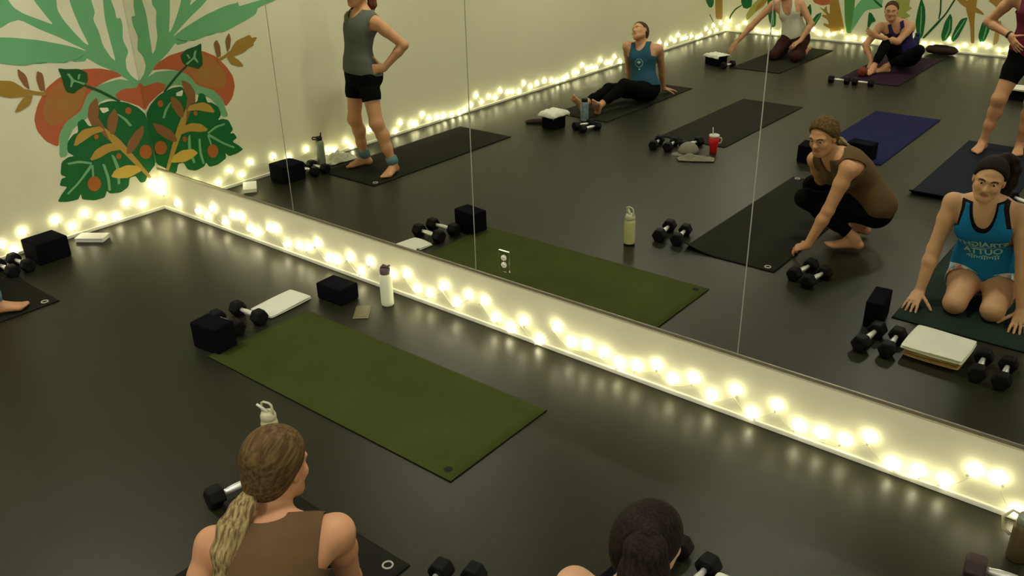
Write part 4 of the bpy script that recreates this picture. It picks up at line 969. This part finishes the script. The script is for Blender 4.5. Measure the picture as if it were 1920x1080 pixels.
# 1. crouching woman in the brown sleeveless top (seen from behind, and from the front in the mirror)
P, N = A_(4.655, -2.460, .255), A_(4.425, -2.225, .640)
SR, SL = A_(4.570, -2.115, .605), A_(4.275, -2.345, .560)
hR, hL = A_(4.700, -2.405, .25), A_(4.600, -2.520, .25)
p1 = Person('woman crouching on the floor in a brown sleeveless top and black leggings, blond ponytail', P=P, N=N, Rh=(.73, -.0+.68, 0), Rs=SR-SL, SR=SR, SL=SL,
    H=(4.375, -2.150, .775), gaze=(-.19, .96, -.24), hup=(-.10, .10, 1), bend=.06, h=.0055, wd=1.02, bust=.045, skin=M['skin'],
    arms=dict(R=arm(SR, (4.425, -1.985, .100), (4.75, -2.0, .3), (-.80, .06, -.45), (-.35, -.25, -.9), curl=.75, spread=.6),
              L=dict(e=(4.30, -2.50, .325), w=(4.42, -2.655, .175), d=(.5, -.3, -.8), n=(.3, .9, 0), curl=.4)),
    legs=dict(R=dict(h=hR, k=(4.285, -2.215, .325), a=(4.625, -2.290, .090), f=(-.92, .38, 0)),
              L=dict(h=hL, k=(4.235, -2.475, .335), a=(4.575, -2.580, .090), f=(-.95, .3, 0)))).build()
p1.garment('sleeveless_top', M['brown'], ('torso',), .012, tank(hem=-.035, neck_f=.43, neck_b=.505, neckw=.060, armw=.150, armz=.37, armc=.004, high=.524), thick=.004)
p1.garment('leggings', M['black'], ('torso', 'legR', 'legL'), .004, bottoms(waist=.08, shin_end=.86))
X = p1.X; tie = X(-.010, -.108, -.052)
tip = A_(4.475, -2.435, .560)
tl = [tie+(tip-tie)*t+A_(-.008, -.022, .022)*math.sin(PI*t) for t in (0, .15, .35, .6, .85, 1)]
hd = Vector(-A_(p1.hf)*.8-A_(p1.hu)*.6)
hrot = hd.rotation_difference(Vector((0, 0, 1))).to_euler()
p1.hair(hairmat('swept_back_blond_hair', (.060, .034, .012), (.135, .085, .034), (46, 46, 5), hrot), [P_ell(X(0, -.060, -.022), [p1.hr, p1.hf, p1.hu], (.060, .058, .056)), P_ell(X(0, -.02, .045), [p1.hr, p1.hf, p1.hu], (.084, .098, .088)), P_cone(X(0, -.075, -.04), tie, .034, .018)],
        clump_tube(tl, [.014, .024, .033, .034, .024, .008], 11, .8, 3), hairmat('blond_tail_hair', (.11, .070, .028), (.36, .28, .13), (60, 60, 7), Vector(tip-tie).rotation_difference(Vector((0, 0, 1))).to_euler()), vol=1.06)
o = from_bm('hair_tie', tube_bm([X(-.010, -.106, -.050)-p1.org+A_(p1.hr)*.020*math.cos(a*PI/8)+A_(p1.hu)*.020*math.sin(a*PI/8) for a in range(16)], .007, 8, close=True), M['strap'], p1.root)

# 2. kneeling woman in the bright blue tank top
P, N = A_(5.480, -2.030, .185), A_(5.425, -1.860, .655)
SR, SL = A_(5.598, -1.890, .600), A_(5.255, -1.868, .605)
hR, hL = A_(5.570, -2.035, .17), A_(5.390, -2.025, .17)
p2 = Person('kneeling woman in a bright blue tank top and floral shorts, black hair', P=P, N=N, Rh=(1, -.05, 0), Rs=SR-SL, SR=SR, SL=SL,
    H=(5.425, -1.785, .795), gaze=(.12, .98, -.10), hup=(.12, .05, 1), bend=.0, h=.0055, wd=1.05, bust=.062, tk=1.1, skin=M['skin2'],
    arms=dict(L=arm(SL, (5.200, -1.735, .075), (4.9, -2.1, .3), (-.05, .75, -.25), (0, -.1, -1), curl=.22, spread=1.9),
              R=arm(SR, (5.725, -1.800, .075), (6.0, -2.2, .3), (.1, .8, -.25), (0, -.1, -1), curl=.22, spread=1.8)),
    legs=dict(R=dict(h=hR, k=(5.592, -1.745, .068), a=(5.60, -2.135, .055), f=(.06, -.98, -.12), u=(0, .1, -1)),
              L=dict(h=hL, k=(5.400, -1.720, .068), a=(5.37, -2.120, .055), f=(-.06, -.98, -.12), u=(0, .1, -1)))).build()
top2 = p2.garment('tank_top', M['blue'], ('torso',), .019, tank(hem=.005, neck_f=.37, neck_b=.42, neckw=.072, armw=.120, armz=.40, racer=.05, armc=.006), thick=.003)
p2.garment('sports_bra', M['strap'], ('torso',), .004, tank(hem=.30, neck_f=.39, neck_b=.47, neckw=.060, armw=.138, armz=.38, racer=.04, armc=.006), thick=.002)
p2.garment('shorts', M['floral'], ('torso', 'legR', 'legL'), .010, bottoms(waist=.10, tend=.42))
X = p2.X
tl = [X(.045, -.085, .095), X(.060, -.115, .085), X(.075, -.130, .030), X(.078, -.125, -.04), X(.072, -.110, -.11), X(.068, -.100, -.16)]
p2.hair(M['hair_black'], [P_cone(X(.0, -.06, .08), X(.045, -.085, .10), .035, .030)],
        clump_tube(tl, [.028, .044, .056, .056, .042, .014], 9, .6, 5), M['hair_black'], vol=1.05)

# 3. standing woman, hand on hip, grey top (left edge; reflected full length)
P, N = A_(.600, -1.640, .830), A_(.640, -1.690, 1.345)
SR, SL = A_(.800, -1.675, 1.265), A_(.465, -1.710, 1.275)
p3 = Person('woman standing, hand on hip, in a grey top and black shorts by the left wall', P=P, N=N, Rh=(.98, .18, 0), Rs=SR-SL, SR=SR, SL=SL,
    H=(.635, -1.645, 1.500), gaze=(-.15, .98, -.1), bend=-.03, h=.0075, bust=.035, wd=.95, tk=.86,
    arms=dict(R=arm(SR, (.832, -1.700, .900), (1.3, -2.15, .95), (-.62, .75, -.05), (-.75, -.6, -.1), curl=.25, spread=1.6),
              L=arm(SL, (.430, -1.740, .880), (-.1, -2.3, 1.1), (.2, .9, -.1), (.8, -.3, 0), curl=.25, spread=1.6)),
    legs=dict(R=leg((.690, -1.630, .815), (.885, -1.665, .092), (.80, -1.2, .45), (.30, .95, 0), L=.945),
              L=leg((.515, -1.660, .815), (.500, -1.690, .085), (.5, -1.1, .45), (-.50, .87, 0), L=.93))).build()
p3.garment('top', M['grey'], ('torso',), .014, tank(hem=.02, neck_f=.46, neck_b=.50, neckw=.070, armw=.165, armz=.38, armc=-.018), thick=.004)
p3.garment('shorts', M['black'], ('torso', 'legR', 'legL'), .009, bottoms(waist=.12, tend=.50))
for k in 'RL':
    hp, K, An = p3.leg[k]; ax = nrm(K-An); c = An+ax*.035
    bm = lathe_bm([(.036, -.035), (.049, -.032), (.052, 0), (.049, .032), (.036, .035)], 20, mx=Matrix.Translation(Vector(c-p3.org)) @ Vector((0, 0, 1)).rotation_difference(Vector(ax)).to_matrix().to_4x4())
    from_bm('ankle_weight', bm, M['ankle'], p3.root)
X = p3.X
tl = [X(0, -.10, .03), X(0, -.13, .0), X(0, -.14, -.06), X(0, -.13, -.13), X(0, -.12, -.18)]
p3.hair(M['hair_red'], [P_cone(X(0, -.07, .03), X(0, -.10, .03), .04, .025)], clump_tube(tl, [.018, .03, .036, .03, .01], 7, .7, 2), M['hair_red'])

# 4. woman sitting, leaning back on her hands, blue tank top
P, N = A_(1.320, -5.080, .130), A_(1.235, -5.160, .610)
SR, SL = A_(1.395, -5.215, .560), A_(1.085, -5.085, .580)
p4 = Person('woman leaning back on her hands in a blue tank top and black leggings', P=P, N=N, Rh=(.98, .12, 0), Rs=SR-SL, SR=SR, SL=SL,
    H=(1.195, -5.155, .735), gaze=(-.25, .80, .42), hup=(-.45, -.35, .85), bend=-.01, h=.0085, bust=.05,
    arms=dict(R=arm(SR, (1.325, -5.500, .070), (1.5, -5.9, .35), (.35, -.75, -.15), (0, -.1, -1), curl=.12, spread=2.5),
              L=arm(SL, (.965, -5.360, .070), (.8, -5.8, .35), (-.4, -.75, -.15), (0, -.1, -1), curl=.12, spread=2.5)),
    legs=dict(R=leg((1.400, -5.050, .125), (1.215, -4.340, .085), (1.35, -4.7, .9), (.25, .55, .80), (-.2, -.8, .55)),
              L=leg((1.235, -5.060, .125), (1.050, -4.300, .100), (.95, -4.7, .9), (-.25, .50, .83), (.1, -.85, .5)))).build()
p4.garment('tank_top', M['navyblue'], ('torso',), .010, tank(hem=.05, neck_f=.42, neck_b=.46, neckw=.060, armw=.130, armz=.36, racer=.05, armc=.004), thick=.003)
p4.garment('leggings', M['black'], ('torso', 'legR', 'legL'), .005, bottoms(waist=.12, shin_end=.80))
X = p4.X
p4.hair(M['hair_brown'], [P_ell(X(0, -.105, .045), [p4.hr, p4.hf, p4.hu], (.036, .036, .036))])

# 5. kneeling woman in the off-white tank reaching sideways
P, N = A_(1.690, -8.330, .245), A_(1.565, -8.250, .735)
SR, SL = A_(1.730, -8.290, .680), A_(1.375, -8.220, .670)
p5 = Person('kneeling woman in an off-white tank top, reaching one arm out, at the far end', P=P, N=N, Rh=(1, -.1, 0), Rs=SR-SL, SR=SR, SL=SL,
    H=(1.53, -8.19, .865), gaze=(-.2, .95, -.2), bend=0., h=.010, bust=.055,
    arms=dict(L=arm(SL, (1.020, -7.930, .170), (1.2, -8.3, .7), (-.35, .45, -.75), (-.4, -.4, -.8), curl=.25, spread=2.),
              R=arm(SR, (1.850, -8.110, .270), (2.2, -8.5, .5), (-.45, .60, -.45), (-.2, .1, -1), curl=.2, spread=2.4)),
    legs=dict(R=dict(h=(1.78, -8.34, .23), k=(1.845, -8.000, .07), a=(1.80, -8.420, .055), f=(0, -1, -.1), u=(0, .1, -1)),
              L=dict(h=(1.60, -8.32, .23), k=(1.555, -7.980, .07), a=(1.56, -8.400, .055), f=(0, -1, -.1), u=(0, .1, -1)))).build()
p5.garment('tank_top', M['cream'], ('torso',), .009, tank(hem=.03, neck_f=.34, neck_b=.40, neckw=.070, armw=.105, armz=.36, racer=.02, armc=.004), thick=.003)
p5.garment('leggings', M['maroon'], ('torso', 'legR', 'legL'), .006, bottoms(waist=.10, shin_end=.86))
p5.hair(M['hair_brown'], [])

# 6. seated woman hugging one knee, deep purple top
P, N = A_(3.080, -8.420, .130), A_(2.960, -8.270, .560)
SR, SL = A_(3.120, -8.330, .510), A_(2.795, -8.225, .500)
p6 = Person('woman seated with knees up in a deep purple sleeveless top by the far back wall', P=P, N=N, Rh=(.95, -.2, 0), Rs=SR-SL, SR=SR, SL=SL,
    H=(2.900, -8.205, .700), gaze=(.22, .97, -.05), bend=.03, h=.0085, bust=.045,
    arms=dict(L=arm(SL, (2.840, -7.950, .115), (2.5, -8.0, .3), (.05, .6, -.5), (0, .1, -1), curl=.3, spread=2.),
              R=arm(SR, (2.840, -8.000, .420), (3.2, -7.9, .15), (-.85, .1, .35), (0, -.9, .1), curl=.3, spread=1.6)),
    legs=dict(R=leg((3.165, -8.420, .125), (3.000, -8.000, .075), (3.6, -7.9, .5), (-.75, .65, 0)),
              L=leg((3.000, -8.390, .125), (2.900, -7.830, .080), (2.95, -8.0, .9), (-.1, .97, .05)))).build()
p6.garment('top', M['purple'], ('torso',), .010, tank(hem=.02, neck_f=.36, neck_b=.46, neckw=.050, armw=.105, armz=.32, racer=.03, armc=.004), thick=.003)
p6.garment('leggings', M['black'], ('torso', 'legR', 'legL'), .005, bottoms(waist=.10, shin_end=.86))
p6.hair(M['hair_brown'], [])

# 7. standing woman in magenta, hand on hip with a black watch (right edge, reflected)
P, N = A_(4.960, -5.330, .860), A_(4.900, -5.300, 1.370)
SR, SL = A_(5.075, -5.330, 1.300), A_(4.735, -5.250, 1.300)
p7 = Person('standing woman with a hand on her hip in a magenta top and black biker shorts', P=P, N=N, Rh=(.97, -.2, 0), Rs=SR-SL, SR=SR, SL=SL,
    H=(4.90, -5.25, 1.51), gaze=(0, 1, 0), bend=0., h=.0085, bust=.05,
    arms=dict(L=arm(SL, (4.775, -5.215, 1.000), (4.2, -5.5, 1.15), (.45, .35, -.50), (.5, -.6, 0), curl=.2, spread=1.8),
              R=arm(SR, (5.15, -5.28, 1.0), (5.7, -5.5, 1.1), (-.4, .35, -.5), (-.5, -.6, 0), curl=.2)),
    legs=dict(R=leg((5.045, -5.345, .850), (5.020, -5.290, .085), (5.1, -4.9, .45), (.12, .99, 0)),
              L=leg((4.875, -5.310, .850), (4.745, -5.190, .085), (4.75, -4.8, .45), (-.12, .99, 0)))).build()
p7.garment('top', M['magenta'], ('torso',), .016, tank(hem=-.04, neck_f=.40, neck_b=.46, neckw=.060, armw=.140, armz=.36, racer=.03, armc=.0), thick=.004)
p7.garment('biker_shorts', M['black'], ('torso', 'legR', 'legL'), .005, bottoms(waist=.12, tend=.62))
p7.hair(M['hair_brown'], [])
S_, E_, Wr = p7.arm['L']; ax = nrm(E_-Wr)
o = from_bm('watch', lathe_bm([(.030, -.011), (.033, -.009), (.033, .009), (.030, .011)], 20, mx=Matrix.Translation(Vector(Wr+ax*.012-p7.org)) @ Vector((0, 0, 1)).rotation_difference(Vector(ax)).to_matrix().to_4x4()), M['lidblack'], p7.root)

# ---------------------------------------------------------------- prints on the shirts
def decal(s, name, bm, m, cx, cz, off, sc=1., parent=None, flip=False):
    """lay flat artwork (x right for a viewer in front, y up) onto the front of the torso"""
    bm.verts.ensure_lookup_table(); q = np.array([v.co[:] for v in bm.verts])*sc
    base = s.P+s.U*(cz+q[:, 1])[:, None]-s.Rm*(cx+q[:, 0])[:, None]
    a, b = np.full(len(q), .30), np.full(len(q), .0)
    for _ in range(22):
        mdl = (a+b)/2; d = s.F.eval(base+s.Fm*mdl[:, None], ('torso',))-off
        o = d > 0; a = np.where(o, mdl, a); b = np.where(o, b, mdl)
    pos = base+s.Fm*a[:, None]-s.org
    for v, p in zip(bm.verts, pos): v.co = p
    me = bpy.data.meshes.new(name); bm.to_mesh(me); bm.free()
    return link(name, me, m, parent or s.root)
def text_bm(txt, size, sx=1.):
    cu = bpy.data.curves.new('lettering', 'FONT'); cu.body = txt; cu.size = size; cu.align_x = 'CENTER'; cu.resolution_u = 3; cu.offset = size*.02
    ob = bpy.data.objects.new('lettering', cu); me = bpy.data.meshes.new_from_object(ob)
    bm = bmesh.new(); bm.from_mesh(me); bpy.data.objects.remove(ob); bpy.data.curves.remove(cu); bpy.data.meshes.remove(me)
    bmesh.ops.triangulate(bm, faces=bm.faces)
    for _ in range(4):
        es = [e for e in bm.edges if e.calc_length() > .006]
        if es: bmesh.ops.subdivide_edges(bm, edges=es, cuts=1); bmesh.ops.triangulate(bm, faces=bm.faces)
    for v in bm.verts: v.co.x *= sx
    return bm
def ribbon_bm(pts, w):
    bm = bmesh.new(); prev = None
    for i in range(len(pts)):
        a = Vector(pts[max(0, i-1)]+(0,)); b = Vector(pts[min(len(pts)-1, i+1)]+(0,)); t = (b-a).normalized(); n = Vector((-t.y, t.x, 0))*w/2
        p = Vector(pts[i]+(0,)); cur = (bm.verts.new(p+n), bm.verts.new(p-n))
        if prev: bm.faces.new((prev[0], prev[1], cur[1], cur[0]))
        prev = cur
    return bm
OFF = .0225
decal(p2, 'shirt_lettering', text_bm('STRAIGHT', .056, 1.0), M['print'], .0, .272, OFF, parent=top2)
decal(p2, 'shirt_lettering', ribbon_bm([(-.115+.23*i/40, 0) for i in range(41)], .004), M['print'], .0, .262, OFF, parent=top2)
decal(p2, 'shirt_lettering', text_bm('OUTTA', .056, 1.05), M['print'], .0, .213, OFF, parent=top2)
scr = [(-.085+.17*i/160+.0045*math.sin(i*.5), .009*math.cos(i*.5)*(1+.5*math.sin(i*.11))) for i in range(161)]
decal(p2, 'shirt_lettering', ribbon_bm(scr, .0035), M['print'], .0, .192, OFF, parent=top2)
# round emblem on the blue tank of the woman leaning back
t4 = [c for c in p4.root.children if c.name.startswith('tank_top')][0]
ring = [(.042*math.cos(a*PI/24), .042*math.sin(a*PI/24)) for a in range(49)]
decal(p4, 'shirt_emblem', ribbon_bm(ring, .004), M['print'], 0, .29, .013, parent=t4)
leafs = bmesh.new()
for k in range(-2, 3):
    an = k*.42; tipx, tipy = .030*math.sin(an), .030*math.cos(an)
    ps = [(0, -.008, 0), (tipx*.5-.007*math.cos(an), tipy*.5+.007*math.sin(an)-.004, 0), (tipx, tipy-.004, 0), (tipx*.5+.007*math.cos(an), tipy*.5-.007*math.sin(an)-.004, 0)]
    leafs.faces.new([leafs.verts.new(p) for p in ps])
decal(p4, 'shirt_emblem', leafs, M['print'], 0, .29, .0135, parent=t4)
dot = bmesh.new(); bmesh.ops.create_circle(dot, cap_ends=True, radius=.009, segments=16)
decal(p4, 'shirt_emblem', dot, M['print'], 0, .225, .0135, parent=t4)
